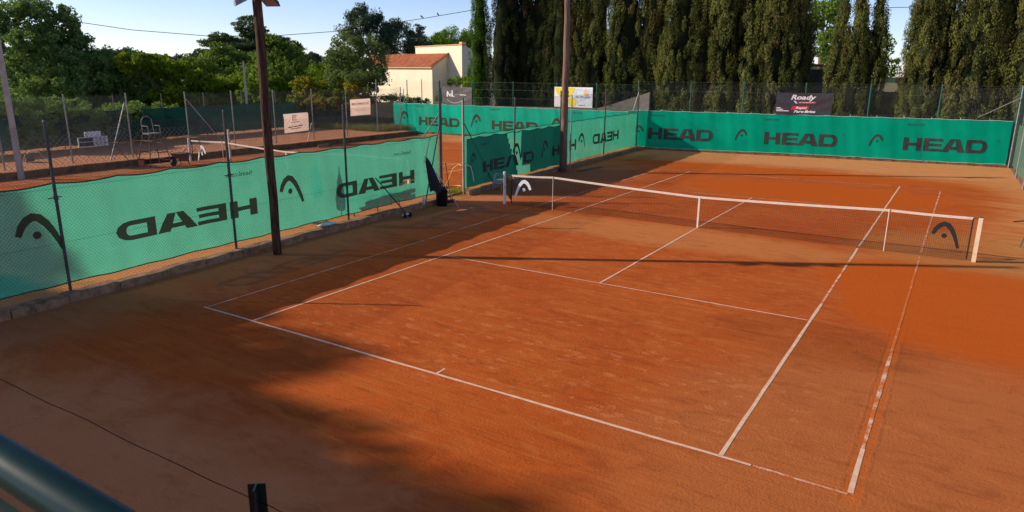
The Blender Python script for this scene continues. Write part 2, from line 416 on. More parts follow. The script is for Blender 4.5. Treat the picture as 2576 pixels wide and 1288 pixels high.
# ================================================================ setting
FX = lambda y: -2.62-0.055*y           # line of the fence between the two courts
def sheet(name, pts, z, mat, nx=1):
    mb = MB(); mb.add([(x, y, z) for x, y in pts], [tuple(range(len(pts)))])
    return tag(mb.build(name, mat), kind='structure')
ground = sheet('ground', [(-900, -400), (900, -400), (900, 1500), (-900, 1500)], -0.06, 'soil')
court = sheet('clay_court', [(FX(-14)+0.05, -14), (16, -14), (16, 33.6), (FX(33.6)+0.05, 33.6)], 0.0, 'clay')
court2 = sheet('clay_court', [(-19.15, -14), (FX(-14)-0.02, -14), (FX(33)-0.02, 33), (-19.6, 33)], 0.10, 'clay_neighbour')
court3 = sheet('clay_court', [(-29.2, -8), (-19.33, -8), (-19.9, 29.6), (-29.8, 33)], 0.30, 'clay_neighbour')
# little ramp through the gate
mb = MB(); mb.add([(FX(11.2)-0.4, 11.25, 0.106), (FX(11.2)+0.45, 11.25, 0.004), (FX(12.7)+0.45, 12.62, 0.004), (FX(12.7)-0.4, 12.62, 0.106)], [(0, 1, 2, 3)])
r_ = mb.build('ramp', 'clay_neighbour', court2)

# ---- court lines (sheets 4 mm proud, children of their court)
def line(parent, a, b, w, z, mat, seg=0.5, jit=0.004, rnd=random.Random(3)):
    a = Vector(a); b = Vector(b); d = (b-a); L = d.length; d.normalize(); nrm = Vector((-d.y, d.x))
    n = max(2, int(L/seg)); mb = MB(); vs = []; fs = []
    for i in range(n+1):
        p = a+d*(L*i/n)
        j = rnd.uniform(-jit, jit); k = rnd.uniform(-jit, jit)
        vs += [(*(p+nrm*(w/2+j)), z), (*(p-nrm*(w/2+k)), z)]
    for i in range(n): fs.append((2*i, 2*i+1, 2*i+3, 2*i+2))
    mb.add(vs, fs)
    return mb.build('line', mat, parent)
Z = 0.004
h = 0.028
L_ = [((0.0, 0), (9.95, 0), 0.055, 'line_fresh'), ((9.97, 0.0), (10.95, -0.02), 0.045, 'line_worn'),
      ((0.06, 0.03), (-0.06, 11.9), 0.035, 'line_faint'), ((1.37, h), (1.42, 11.9), 0.052, 'line_fresh'),
      ((9.6, h), (9.62, 6.6), 0.06, 'line_fresh'), ((9.62, 6.61), (9.62, 10.6), 0.055, 'line_dusty'), ((9.62, 10.61), (9.62, 11.9), 0.055, 'line_fresh'), ((10.97, 0.02), (10.97, 1.1), 0.06, 'line_fresh'), ((10.97, 1.11), (10.98, 4.6), 0.055, 'line_worn'), ((10.98, 4.61), (11.0, 10.2), 0.05, 'line_buried'), ((11.0, 10.21), (11.0, 11.8), 0.05, 'line_worn'),
      ((1.45, 5.48), (9.57, 5.48), 0.042, 'line_fresh'), ((5.47, 5.51), (5.44, 11.9), 0.05, 'line_fresh'), ((5.45, h), (5.45, 0.22), 0.05, 'line_fresh'),
      ((-0.06, 12.15), (0.02, 23.3), 0.045, 'line_faint'), ((1.42, 12.15), (1.39, 23.46), 0.055, 'line_fresh'),
      ((9.62, 12.15), (9.68, 24.03), 0.055, 'line_fresh'), ((11.0, 12.15), (11.08, 23.7), 0.055, 'line_worn'),
      ((0.02, 23.35), (9.7, 24.07), 0.04, 'line_faint'), ((9.72, 24.07), (11.05, 24.05), 0.03, 'line_worn'),
      ((1.46, 17.85), (9.62, 18.2), 0.035, 'line_faint'), ((5.44, 12.15), (5.47, 17.98), 0.055, 'line_fresh')]
for a, b, w, m in L_: line(court, a, b, w*0.86, Z, m, jit=0.006)
Z2 = 0.104
x0, x1 = -17.75, -6.85
for a, b in (((x0, 0.4), (x1, 0.4)), ((x0, 0.45), (x0, 24.1)), ((x1, 0.45), (x1, 24.1)), ((x0, 24.15), (x1, 24.15)), ((x0+1.37, 0.45), (x0+1.37, 24.1)), ((x1-1.37, 0.45), (x1-1.37, 24.1)),
             ((x0+1.4, 5.9), (x1-1.4, 5.9)), ((x0+1.4, 18.7), (x1-1.4, 18.7)), (((x0+x1)/2, 5.95), ((x0+x1)/2, 18.65))):
    line(court2, a, b, 0.05, Z2, 'line_fresh')
for a, b in (((-25.2, 2), (-25.6, 24)), ((-22.6, 2), (-23.0, 24)), ((-25.6, 24.05), (-21.5, 24.3))): line(court3, a, b, 0.05, 0.304, 'line_faint')

# ---- kerbs
rnd = random.Random(5)
kerb = thing('concrete_kerb', 'low weathered concrete kerb under the green screen between the two clay courts', 'kerb', (FX(0)+0.15, 0, 0))
def kerb_block(parent, y0_, y1_, w, hgt, mat, xf, zb=-0.02):
    cx0, cx1 = xf(y0_), xf(y1_)
    mb = MB(); j = rnd.uniform(-0.015, 0.015); t = hgt+rnd.uniform(-0.012, 0.012)
    px = parent.location
    b = 0.015
    vs = []
    for (y, cx) in ((y0_+0.008, cx0), (y1_-0.008, cx1)):
        for (ox, z) in ((-w/2, zb), (w/2+j, zb), (w/2+j, t-b), (w/2-b+j, t), (-w/2+b, t+rnd.uniform(-.006, .006)), (-w/2, t-b)):
            vs.append((cx+ox-px.x, y-px.y, z-px.z))
    mb.add(vs, [(0, 1, 2, 3, 4, 5)[::-1], (6, 7, 8, 9, 10, 11)]+[(i, (i+1) % 6, (i+1) % 6+6, i+6) for i in range(6)])
    return mb.build('kerb_block', mat, parent)
xf = lambda y: FX(y)+0.14
y = -7.0
while y < 33:
    ln = rnd.choice((0.9, 1.0, 1.0, 1.1, 0.55))
    if y < 11.3 and y+ln > 11.3: ln = 11.3-y
    if 11.25 < y < 12.6: y = 12.62; continue
    kerb_block(kerb, y, min(y+ln, 33.2), 0.34, 0.15, 'concrete', xf); y += ln
kerb2 = thing('retaining_kerb', 'long brown kerb holding up the higher third court beside the umpire chair', 'kerb', (-19.2, 12, 0.1))
xf2 = lambda y: -19.15-0.012*y
y = -6.0
while y < 29.6:
    ln = 1.2
    if 10.3 < y < 12.0: y = 12.0; continue
    if y < 10.4 and y+ln > 10.4: ln = 10.4-y
    kerb_block(kerb2, y, min(y+ln, 29.6), 0.16, 0.38, 'kerb_red', xf2); y += ln
mb = MB()
for i in range(3):
    pass
# concrete footing under the far screens
foot = thing('footing_kerb', 'low sandy concrete footing under the far green screen', 'kerb', (0, 32, 0))
FAR0, FAR1 = Vector((-4.5, 31.15)), Vector((13.62, 34.0))
def seg_blocks(parent, A, B, w, hgt, mat, ln=1.6):
    A = Vector((A[0], A[1])); B = Vector((B[0], B[1])); L = (B-A).length; d = (B-A)/L; n = Vector((-d.y, d.x)); k = int(L/ln)
    for i in range(k):
        p = A+d*(L*i/k+0.01); q = A+d*(L*(i+1)/k-0.01); t = hgt+rnd.uniform(-.01, .01)
        mb = MB(); vs = []
        for z in (-0.03, t):
            for s in (p+n*w/2, p-n*w/2, q-n*w/2, q+n*w/2): vs.append((s.x-parent.location.x, s.y-parent.location.y, z-parent.location.z))
        mb.add(vs, [(0, 1, 2, 3), (7, 6, 5, 4), (0, 4, 5, 1), (1, 5, 6, 2), (2, 6, 7, 3), (3, 7, 4, 0)])
        mb.build('kerb_block', mat, parent)
seg_blocks(foot, FAR0, FAR1, 0.22, 0.10, 'kerb_red')
foot2 = thing('footing_kerb', 'low brown footing under the bright screen behind the neighbouring court', 'kerb', (-12, 31.2, 0.1))
seg_blocks(foot2, (-19.8, 31.0), (-4.8, 31.0), 0.2, 0.20, 'kerb_red')

# ---- far terrain: a low wooded rise on the horizon
mb = MB(); vs = []; fs = []
NH = 60
for i in range(NH+1):
    a = lerp(-1.35, 0.9, i/NH)
    D0, D1 = 420, 520
    hh = 9+5*math.sin(i*0.31)+3*math.sin(i*0.83+1)
    for D, z in ((D0, -1), (D1, hh), (D1+150, -1)):
        vs.append((CAM.x+D*math.sin(a), CAM.y+D*math.cos(a), z))
for i in range(NH):
    for k in range(2): fs.append((3*i+k, 3*i+k+1, 3*i+k+4, 3*i+k+3))
mb.add(vs, fs); tag(mb.build('hills', 'leaf_far', smooth=True), kind='structure')

# ================================================================ surfaces with print
class Frame:
    """vertical sheet from A to B, s metres along, z up, off metres toward the left-hand normal n"""
    def __init__(s, A, B, nsign=1, amp=0.0, ph=0.0, sag=0.0, zref=0.0, slack=0.0):
        s.A = Vector((A[0], A[1], 0)); d = Vector((B[0]-A[0], B[1]-A[1], 0)); s.L = d.length; s.d = d.normalized()
        s.n = Vector((-s.d.y, s.d.x, 0))*nsign; s.amp = amp; s.ph = ph; s.sag = sag; s.slack = slack; s.z0 = zref
    def disp(s, a, z):
        w = 0.5*math.sin(1.9*a+s.ph)+0.3*math.sin(5.1*a+2*s.ph+0.8*z)+0.2*math.sin(11.3*a+1.7*z+s.ph)
        return s.amp*w
    def dz(s, a): return -s.sag*abs(math.sin(math.pi*a/1.22+s.ph))
    def __call__(s, a, z, off=0.0):
        return s.A+s.d*a+s.n*(s.disp(a, z)+off)+Vector((0, 0, z))
def poly_patch(mb, F, quad, off, mx=0.12):
    """bilinear quad (s,z)*4 tessellated on the frame"""
    q = [Vector(p) for p in quad]
    nu = max(1, int(math.ceil(max((q[1]-q[0]).length, (q[2]-q[3]).length)/mx))); nv = max(1, int(math.ceil(max((q[3]-q[0]).length, (q[2]-q[1]).length)/mx)))
    vs = []
    for j in range(nv+1):
        for i in range(nu+1):
            u, v = i/nu, j/nv
            p = q[0]*(1-u)*(1-v)+q[1]*u*(1-v)+q[2]*u*v+q[3]*(1-u)*v
            vs.append(F(p.x, p.y, off))
    fs = [(j*(nu+1)+i, j*(nu+1)+i+1, (j+1)*(nu+1)+i+1, (j+1)*(nu+1)+i) for j in range(nv) for i in range(nu)]
    mb.add(vs, fs)
def head_quads():
    R_ = lambda x0, x1, z0, z1: ((x0, z0), (x1, z0), (x1, z1), (x0, z1))
    Q = [R_(0, .32, 0, 1), R_(.86, 1.18, 0, 1), R_(.32, .86, .38, .62),
         R_(1.32, 1.64, 0, 1), R_(1.64, 2.49, 0, .22), R_(1.64, 2.42, .40, .61), R_(1.64, 2.49, .78, 1),
         ((2.5, 0), (2.92, 0), (3.27, 1), (2.98, 1)), ((3.52, 0), (3.96, 0), (3.57, 1), (3.27, 1)), ((2.983, .18), (3.475, .18), (3.415, .42), (3.067, .42)),
         R_(4.0, 4.32, 0, 1), R_(4.32, 4.88, 0, .24), R_(4.32, 4.88, .76, 1)]
    N = 6
    for i in range(N):
        a0, a1 = -math.pi/2+math.pi*i/N, -math.pi/2+math.pi*(i+1)/N
        o = lambda a: (4.88+.44*math.cos(a), .5+.5*math.sin(a)); n_ = lambda a: (4.88+.14*math.cos(a), .5+.26*math.sin(a))
        Q.append((n_(a0), o(a0), o(a1), n_(a1)))
    return [[(x/5.32, z) for x, z in q] for q in Q]
def logo_quads():
    P = [(.03, 0, .10), (.10, .22, .12), (.20, .47, .145), (.32, .70, .17), (.46, .86, .19), (.60, .90, .20), (.74, .83, .19), (.86, .68, .17), (.95, .47, .14)]
    pts = [Vector((p[0], p[1])) for p in P]; L = []; Rr = []
    for i, p in enumerate(pts):
        d = (pts[min(i+1, len(pts)-1)]-pts[max(i-1, 0)]).normalized(); n = Vector((-d.y, d.x)); w = P[i][2]/2
        L.append(p+n*w); Rr.append(p-n*w)
    Q = [(Rr[i], Rr[i+1], L[i+1], L[i]) for i in range(len(P)-1)]
    c = Vector((.55, .44)); r = .095; N = 8
    for i in range(N):
        a0, a1 = 2*math.pi*i/N, 2*math.pi*(i+1)/N
        am = (a0+a1)/2
        Q.append((c, c+Vector((math.cos(a0), math.sin(a0)))*r, c+Vector((math.cos(am), math.sin(am)))*r*1.03, c+Vector((math.cos(a1), math.sin(a1)))*r))
    return [[(p[0], p[1]) for p in q] for q in Q]
HEADQ, LOGOQ = head_quads(), logo_quads()
def put_quads(name, Q, F, s0, z0, w, hh, mat, parent, off, mirror=False, mx=0.12):
    mb = MB()
    for q in Q:
        qq = [((s0+w-x*w) if mirror else (s0+x*w), z0+z*hh) for x, z in q]
        poly_patch(mb, F, qq, off, mx)
    return mb.build(name, mat, parent)
def text_geo(txt, bold=0.0, shear=0.0, res=2):
    cu_ = bpy.data.curves.new('txt', 'FONT'); cu_.body = txt; cu_.size = 1; cu_.offset = bold; cu_.shear = shear; cu_.resolution_u = res
    o = bpy.data.objects.new('txt', cu_); C.objects.link(o)
    dg = bpy.context.evaluated_depsgraph_get(); me = o.evaluated_get(dg).to_mesh()
    vs = [(v.co.x, v.co.y) for v in me.vertices]; fs = [tuple(p.vertices) for p in me.polygons]
    o.evaluated_get(dg).to_mesh_clear(); bpy.data.objects.remove(o); bpy.data.curves.remove(cu_)
    xs = [v[0] for v in vs]; ys = [v[1] for v in vs]
    return vs, fs, (min(xs), max(xs), min(ys), max(ys))
def put_text(name, txt, F, s0, z0, w, hh, mat, parent, off, mirror=False, bold=0.0, shear=0.0):
    vs, fs, (a, b, c_, d_) = text_geo(txt, bold, shear)
    mb = MB()
    P = []
    for x, y_ in vs:
        u = (x-a)/(b-a); v = (y_-c_)/(d_-c_)
        P.append(F(s0+w*(1-u if mirror else u), z0+v*hh, off))
    mb.add(P, fs); return mb.build(name, mat, parent)
def put_rect(name, F, s0, s1, z0, z1, mat, parent, off, skew=0.0):
    mb = MB(); poly_patch(mb, F, ((s0, z0), (s1, z0), (s1+skew, z1), (s0+skew, z1)), off, 0.3); return mb.build(name, mat, parent)
def put_blob(name, F, cs, cz, rs, rz, mat, parent, off, n=20):
    mb = MB(); mb.add([F(cs+rs*math.cos(2*math.pi*k/n), cz+rz*math.sin(2*math.pi*k/n), off) for k in range(n)], [tuple(range(n))]); return mb.build(name, mat, parent)
def cloth(name, F, s0, s1, z0, z1, mat, parent, ds=0.15, nz=8, holes=None, topf=None, botf=None, off=0.0):
    nx = max(2, int((s1-s0)/ds)); vs = []; fs = []
    for i in range(nx+1):
        a = s0+(s1-s0)*i/nx
        zt = z1+F.dz(a)+(topf(a) if topf else 0); zb = z0-0.6*F.dz(a+0.3)+(botf(a) if botf else 0)
        for j in range(nz+1):
            z = zb+(zt-zb)*j/nz; vs.append(F(a, z, off))
    for i in range(nx):
        for j in range(nz):
            k = i*(nz+1)+j
            if holes:
                ac = s0+(s1-s0)*(i+.5)/nx; zc = z0+(z1-z0)*(j+.5)/nz
                if holes(ac, zc): continue
            fs.append((k, k+nz+1, k+nz+2, k+1))
    mb = MB(); mb.add(vs, fs); o = mb.build(name, mat, parent, smooth=True)
    return o
def hem(name, F, s0, s1, zf, r, mat, parent, ds=0.2, off=0.0):
    n = max(2, int((s1-s0)/ds)); mb = MB()
    mb.tube([F(s0+(s1-s0)*i/n, zf(s0+(s1-s0)*i/n), off) for i in range(n+1)], r, 4); return mb.build(name, mat, parent)

# ================================================================ fences
def chain_link(mb, F, s0, s1, z0, z1, pitch, r):
    H = z1-z0
    for sg in (1, -1):
        c = -H
        while c < (s1-s0):
            a0, b0 = c, c+H           # s at bottom, s at top for sg=1
            pa = (a0, 0.0); pb = (b0, H)
            t0 = max(0.0, (0-a0)/H); t1 = min(1.0, ((s1-s0)-a0)/H)
            if t1 > t0+0.01:
                p = (a0+t0*H, t0*H); q = (a0+t1*H, t1*H)
                if sg < 0: p = (s1-s0-p[0], p[1]); q = (s1-s0-q[0], q[1])
                P = F(s0+p[0], z0+p[1], 0.004*sg); Q = F(s0+q[0], z0+q[1], 0.004*sg)
                d = (Q-P).normalized(); u = F.n; w = d.cross(u)
                b = len(mb.v)
                for X_ in (P, Q):
                    for k in range(3):
                        t = 2*math.pi*k/3; mb.v.append(tuple(X_+(u*math.cos(t)+w*math.sin(t))*r))
                for k in range(3): mb.f.append((b+k, b+(k+1) % 3, b+3+(k+1) % 3, b+3+k))
            c += pitch
def fence(name, label, A, B, z0, H, posts, pmat, wmat, pitch=0.075, r=0.0015, pr=0.025, phs=None, wires=(0.98,), nsign=1, mesh=True, ranges=None, poff=0.03, meshtop=None):
    F = Frame(A, B, nsign)
    t = thing(name, label, 'fence', (0, 0, 0))
    hs = phs or [H]*len(posts)
    for s_, ph in zip(posts, hs):
        p = F(s_, z0-0.05, -poff); q = F(s_, z0+ph, -poff)
        mb = MB(); mb.tube([p, q], pr, 8); o = mb.build('post', pmat, t)
        m2 = MB(); m2.tube([q-Vector((0, 0, .005)), q+Vector((0, 0, 0.02))], [pr*1.15, pr*0.6], 8); m2.build('post_cap', pmat, o)
    for i, wz in enumerate(wires):
        for (a, b) in (ranges or [(0, F.L)]):
            n = max(2, int((b-a)/1.4)); mb = MB()
            mb.tube([F(a+(b-a)*k/n, z0+wz*H-0.012*math.sin(k*2.2)**2) for k in range(n+1)], 0.003, 3, False)
            mb.build('wire', wmat, t)
    if mesh:
        mb = MB()
        for (a, b) in (ranges or [(0, F.L)]): chain_link(mb, F, a, b, z0+0.02, z0+(meshtop or H*0.97), pitch, r)
        tag(mb.build('chain_link', wmat, t), kind='stuff')
    return t, F
def brace(t, p, q, mat, r=0.02):
    mb = MB(); mb.tube([p, q], r, 7); return mb.build('brace', mat, t)

# --- fence between the two courts
DA = (FX(-7.0), -7.0); DB = (FX(31.1), 31.1)
scal = math.sqrt(1+0.055**2)
sy = lambda y: (y+7.0)*scal
posts = [sy(v) for v in (-5.1, -1.08, 2.78, 6.68, 11.27, 12.69, 16.4, 20.6, 25.9, 30.9)]
divider, FD = fence('divider_fence', 'chain link fence on thin grey posts dividing the near court from the neighbouring court', DA, DB, 0.14, 3.2,
    posts, 'galvanised_dark', 'wire_shaded', 0.072, 0.0022, 0.030, [3.2, 3.2, 3.22, 3.2, 3.8, 3.22, 3.15, 3.2, 3.25, 3.3], (0.97, 0.62, 0.30), nsign=-1,
    ranges=[(0, sy(11.25)), (sy(12.72), sy(31.1))], poff=-0.03)
brace(divider, FD(sy(11.25), 2.55, 0.03), FD(sy(10.05), 0.1, 0.25), 'galvanised_dark')
brace(divider, FD(sy(11.2), 2.9, 0.03), FD(sy(10.2), 1.6, -0.4), 'galvanised')
brace(divider, FD(sy(12.75), 2.5, 0.03), FD(sy(14.6), 0.15, 0.12), 'galvanised_dark')
# pale gate post and clamps
mb = MB(); mb.tube([FD(sy(12.6), 0.02, 0.06), FD(sy(12.6), 3.3, 0.06)], 0.022, 8); gp = mb.build('gate_post', 'post_cream', divider)
mb = MB(); mb.tube([FD(sy(11.36), 0.02, 0.02), FD(sy(11.36), 3.75, 0.02)], 0.02, 8); mb.build('gate_post', 'green_metal', divider)
for v in (-1.08, 2.78):
    mb = MB(); p = FD(sy(v), 1.95 if v < 0 else 1.9, 0.03); mb.tube([p-Vector((0, 0, .04)), p+Vector((0, 0, .04))], 0.042, 8); mb.tube([p-Vector((0, .14, 0)), p+Vector((0, .1, 0.01))], 0.01, 5)
    mb.build('clamp', 'galvanised_dark', divider)
# --- court side fence at the far end
FARL = (FAR1-FAR0).length
fx = lambda x: (x+4.5)*FARL/18.12
farf, FF = fence('far_fence', 'tall chain link fence on green posts behind the far baseline', tuple(FAR0), tuple(FAR1), 0.0, 3.82,
    [fx(v) for v in (-4.45, -1.54, 1.22, 4.29, 7.28, 10.35, 13.52)], 'green_metal', 'wire', 0.085, 0.0018, 0.032, None, (0.99, 0.86, 0.60), nsign=-1, poff=0.05)
brace(farf, FF(fx(-4.4), 3.2, 0), FF(fx(-5.3), 0.1, -0.2), 'post_cream', 0.03)
# --- back fence of the neighbouring court
BA, BB = (-23.0, 31.2), (-4.55, 31.2)
bx_ = lambda x: x+23.0
backf, FB = fence('back_fence', 'chain link fence on green posts behind the neighbouring court, cream house beyond', BA, BB, 0.0, 3.65,
    [bx_(v) for v in (-21.68, -18.79, -16.1, -12.93, -9.79, -7.1)], 'green_metal', 'wire_green', 0.10, 0.0016, 0.03, None, (0.985, 0.86, 0.72), nsign=-1, poff=0.05)
brace(backf, FB(bx_(-21.7), 2.7, 0), FB(bx_(-22.5), 0.1, 0.6), 'galvanised'); brace(backf, FB(bx_(-21.6), 2.7, 0), FB(bx_(-20.6), 0.1, -0.8), 'galvanised')
mb = MB(); mb.tube([(-20.9, 31.9, 0), (-20.9, 31.9, 3.7)], 0.028, 8); mb.build('post', 'galvanised', backf)
# --- fence between the second and third court
WA, WB = (-20.35, -4.0), (-21.1, 31.0)
wy = lambda y: (y+4.0)*1.0003
westf, FW = fence('side_fence', 'grey chain link fence with leaning braces between the neighbouring court and the third court', WA, WB, 0.28, 2.9,
    [wy(v) for v in (2.6, 5.4, 8.02, 10.7, 13.65, 16.3, 19.0, 21.8, 24.6, 27.4, 29.8)], 'galvanised', 'wire', 0.085, 0.0026, 0.032,
    [2.9]*9+[3.4, 2.9], (0.98,), nsign=-1, ranges=[(wy(-3.9), wy(10.7)), (wy(13.65), wy(29.9))], poff=-0.03)
brace(westf, FW(wy(10.6), 2.75, 0.03), FW(wy(9.3), 0.1, 0.5), 'galvanised', 0.028)
brace(westf, FW(wy(13.7), 2.85, 0.03), FW(wy(15.6), 0.2, 0.5), 'galvanised', 0.028)
brace(westf, FW(wy(21.7), 1.3, 0.03), FW(wy(21.0), 0.15, 0.3), 'galvanised', 0.02)
# taller coarse mesh rising on the lower half of that run
mb = MB()
F2 = Frame((-19.7, -4.0), (-20.3, 29.5), -1)
chain_link(mb, F2, 0, 33.4, 0.38, 1.62, 0.24, 0.006)
t = thing('low_mesh_fence', 'low coarse wire mesh stretched along the top of the brown kerb', 'fence'); tag(mb.build('wire_mesh', 'wire', t), kind='stuff')
# --- right side fence
SA, SB = (13.62, 33.9), (14.1, 12.0)
ss = lambda y: 33.9-y
sidef, FS = fence('right_fence', 'green wire fence running toward the camera at the right end of the far screen', SA, SB, 0.0, 3.8,
    [0.02, ss(29.5), ss(26.0), ss(21.5), ss(17)], 'galvanised', 'wire_green', 0.12, 0.002, 0.032, None, (0.99, 0.5), nsign=1, poff=0.04)
brace(sidef, FS(0.1, 3.3, 0), FF(fx(12.0), 2.3, 0), 'galvanised', 0.018)
mb = MB(); mb.tube([(13.72, 31.0, 0), (13.66, 31.2, 3.9)], 0.03, 8); mb.build('post', 'wood_grey', sidef)
for z, yy in ((0, 30.2), (0, 28.6)):
    mb = MB(); mb.tube([(13.75, yy, 0), (13.72, yy+.1, 3.6)], 0.02, 8); mb.build('post', 'galvanised', sidef)
# ================================================================ windscreens (each hangs on a fence)
# near run: three lengths, printed for the other court so it reads backwards from here
near = thing('windscreen', 'pale sunlit green windscreen with backward dark lettering left of the gate', 'windscreen', group='green windscreens with dark lettering')
FN = Frame(DA, DB, -1, amp=0.035, ph=0.4, sag=0.05)
def near_hole(a, z): return ((a-sy(9.55))/0.42)**2+((z-0.88-0.09*(a-sy(9.5)))/0.05)**2 < 1
cloth('fabric', FN, sy(-4.9), sy(11.22), 0.28, 2.22, 'screen_near', near, 0.1, 36, near_hole, off=-0.02)
hem('hem', FN, sy(-4.9), sy(11.22), lambda a: 2.22+FN.dz(a), 0.014, 'hem_dark', near, off=-0.02)
hem('hem', FN, sy(-4.9), sy(11.22), lambda a: 0.28-0.6*FN.dz(a+0.3), 0.012, 'hem_dark', near, off=-0.02)
for a, w in ((-1.83, 0.80), (4.28, 0.80)):
    put_quads('logo', LOGOQ, FN, sy(a), 0.93 if a > 0 else 0.98, w, 0.75, 'screen_print_brown', near, -0.012, True)
put_quads('lettering', HEADQ, FN, sy(-0.03), 0.87, 3.56, 0.40, 'screen_print_brown', near, -0.012, True)
put_quads('lettering', HEADQ, FN, sy(6.26), 0.80, 3.6, 0.42, 'screen_print_brown', near, -0.012, True)
put_text('small_lettering', 'head.com', FN, sy(2.72), 1.84, 0.72, 0.11, 'screen_print', near, -0.012, True)
put_text('small_lettering', 'head.com', FN, sy(8.85), 1.74, 0.85, 0.12, 'screen_print', near, -0.012, True)
# patch of doubled cloth, thicker and darker
# right of the gate: long backward printed length
run2 = thing('windscreen', 'light green windscreen with backward lettering between the brown pole and the far corner', 'windscreen', group='green windscreens with dark lettering')
FN2 = Frame(DA, DB, -1, amp=0.04, ph=1.9, sag=0.04)
cloth('fabric', FN2, sy(12.75), sy(30.9), 0.2, 2.08, 'screen_near', run2, 0.15, 12, off=-0.03)
hem('hem', FN2, sy(12.75), sy(30.9), lambda a: 2.08+FN2.dz(a), 0.014, 'hem_dark', run2, off=-0.03)
put_quads('logo', LOGOQ, FN2, sy(16.35), 0.8, 0.7, 0.72, 'screen_print', run2, -0.02, True)
put_quads('lettering', [q for q in HEADQ[:3]], FN2, sy(19.0), 0.72, 3.5*1.0, 0.5, 'screen_print_brown', run2, -0.02, True)
put_quads('logo', LOGOQ, FN2, sy(22.7), 0.75, 0.9, 0.72, 'screen_print_brown', run2, -0.02, True)
put_quads('lettering', HEADQ, FN2, sy(24.5), 0.78, 3.6, 0.5, 'screen_print_brown', run2, -0.02, True)
# second layer hung on our side, printed the right way round, torn in the middle
def layer(y0_, y1_, label, tear0=None, tear1=None, zb=0.22):
    t = thing('windscreen', label, 'windscreen', group='green windscreens with dark lettering')
    F_ = Frame(DA, DB, -1, amp=0.06, ph=y0_, sag=0.06)
    cloth('fabric', F_, sy(y0_), sy(y1_), zb, 2.0, 'screen_near_front', t, 0.1, 16, off=0.07,
          holes=(lambda a, z: tear(a, z)) if tear0 else None)
    hem('hem', F_, sy(y0_), sy(y1_), lambda a: 2.0+F_.dz(a), 0.014, 'hem_dark', t, off=0.07)
    return t, F_
tear = lambda a, z: (sy(15.75)+(2.0-z)*0.45) < a
w1, FG = layer(12.78, 16.7, 'dark double green windscreen just right of the gate reading HEA up to its tear', True)
put_quads('logo', LOGOQ, FG, sy(13.05), 0.95, 0.35, 0.5, 'screen_print', w1, 0.078)
put_quads('lettering', HEADQ[:9], FG, sy(13.85), 0.65, 3.7, 0.42, 'screen_print', w1, 0.078)
put_text('small_lettering', 'head.com', FG, sy(13.7), 1.66, 0.7, 0.1, 'screen_print', w1, 0.078)
tear = lambda a, z: a < (sy(16.95)+(z < 0.9)*(0.9-z)*0.3) or (a < sy(17.6) and z < 0.5)
w2, FG2 = layer(16.7, 20.6, 'dark double green windscreen with a head logo between the tear and the brown pole', True)
put_quads('lettering', HEADQ[10:], FG2, sy(16.95)-2.66, 0.66, 3.7, 0.44, 'screen_print', w2, 0.078)
put_quads('logo', LOGOQ, FG2, sy(18.6), 0.72, 0.8, 0.72, 'screen_print', w2, 0.078)
put_quads('lettering', HEADQ[:3], FG2, sy(19.75), 0.68, 3.5, 0.45, 'screen_print', w2, 0.078)

# far screen
fs_ = thing('windscreen', 'long deep green windscreen lettered HEAD three times behind the far baseline', 'windscreen', group='green windscreens with dark lettering')
FFs = Frame(tuple(FAR0), tuple(FAR1), -1, amp=0.035, ph=2.2, sag=0.03)
cloth('fabric', FFs, fx(-4.9), fx(13.45), 0.12, 2.2, 'screen_far', fs_, 0.15, 14, off=0.05, botf=lambda a: -0.02*math.sin(a*0.5))
hem('hem', FFs, fx(-4.9), fx(13.45), lambda a: 2.2+FFs.dz(a), 0.012, 'hem_cord', fs_, off=0.055)
hem('hem', FFs, fx(-4.9), fx(13.45), lambda a: 0.12-0.6*FFs.dz(a+.3)-0.02*math.sin(a*0.5), 0.010, 'hem_cord', fs_, off=0.055)
for lx in (-3.75, 2.48, 9.03): put_quads('lettering', HEADQ, FFs, fx(lx), 0.60, 3.56*FARL/18.12, 0.64, 'screen_print', fs_, 0.062)
for lx in (-4.65, 0.98, 7.5): put_quads('logo', LOGOQ, FFs, fx(lx), 0.74, 0.62, 0.62, 'screen_print', fs_, 0.062)
for lx, wz in ((-3.6, 1.88), (2.4, 1.86), (9.1, 1.83)): put_text('small_lettering', 'head.com', FFs, fx(lx), wz, 0.75, 0.12, 'screen_print', fs_, 0.062)
for lx in (-0.05, 6.25, 12.95): put_text('mark', '®', FFs, fx(lx), 1.20, 0.09, 0.09, 'screen_print', fs_, 0.062)
for i, lx in enumerate([-4.3+1.2*k for k in range(15)]):
    mb = MB(); p = FFs(fx(lx), 2.2, 0.06); mb.tube([p-Vector((0, 0, .03)), p+Vector((0, 0.03, .07))], 0.012, 4); mb.build('tie', 'hem_cord', fs_)
for lx in (-2.2, 0.9, 3.9, 6.9, 10.1):
    mb = MB(); p = FFs(fx(lx), 0.13, 0.06); mb.tube([p, p-Vector((0, 0, .16))], 0.01, 4); mb.build('tie', 'hem_cord', fs_)
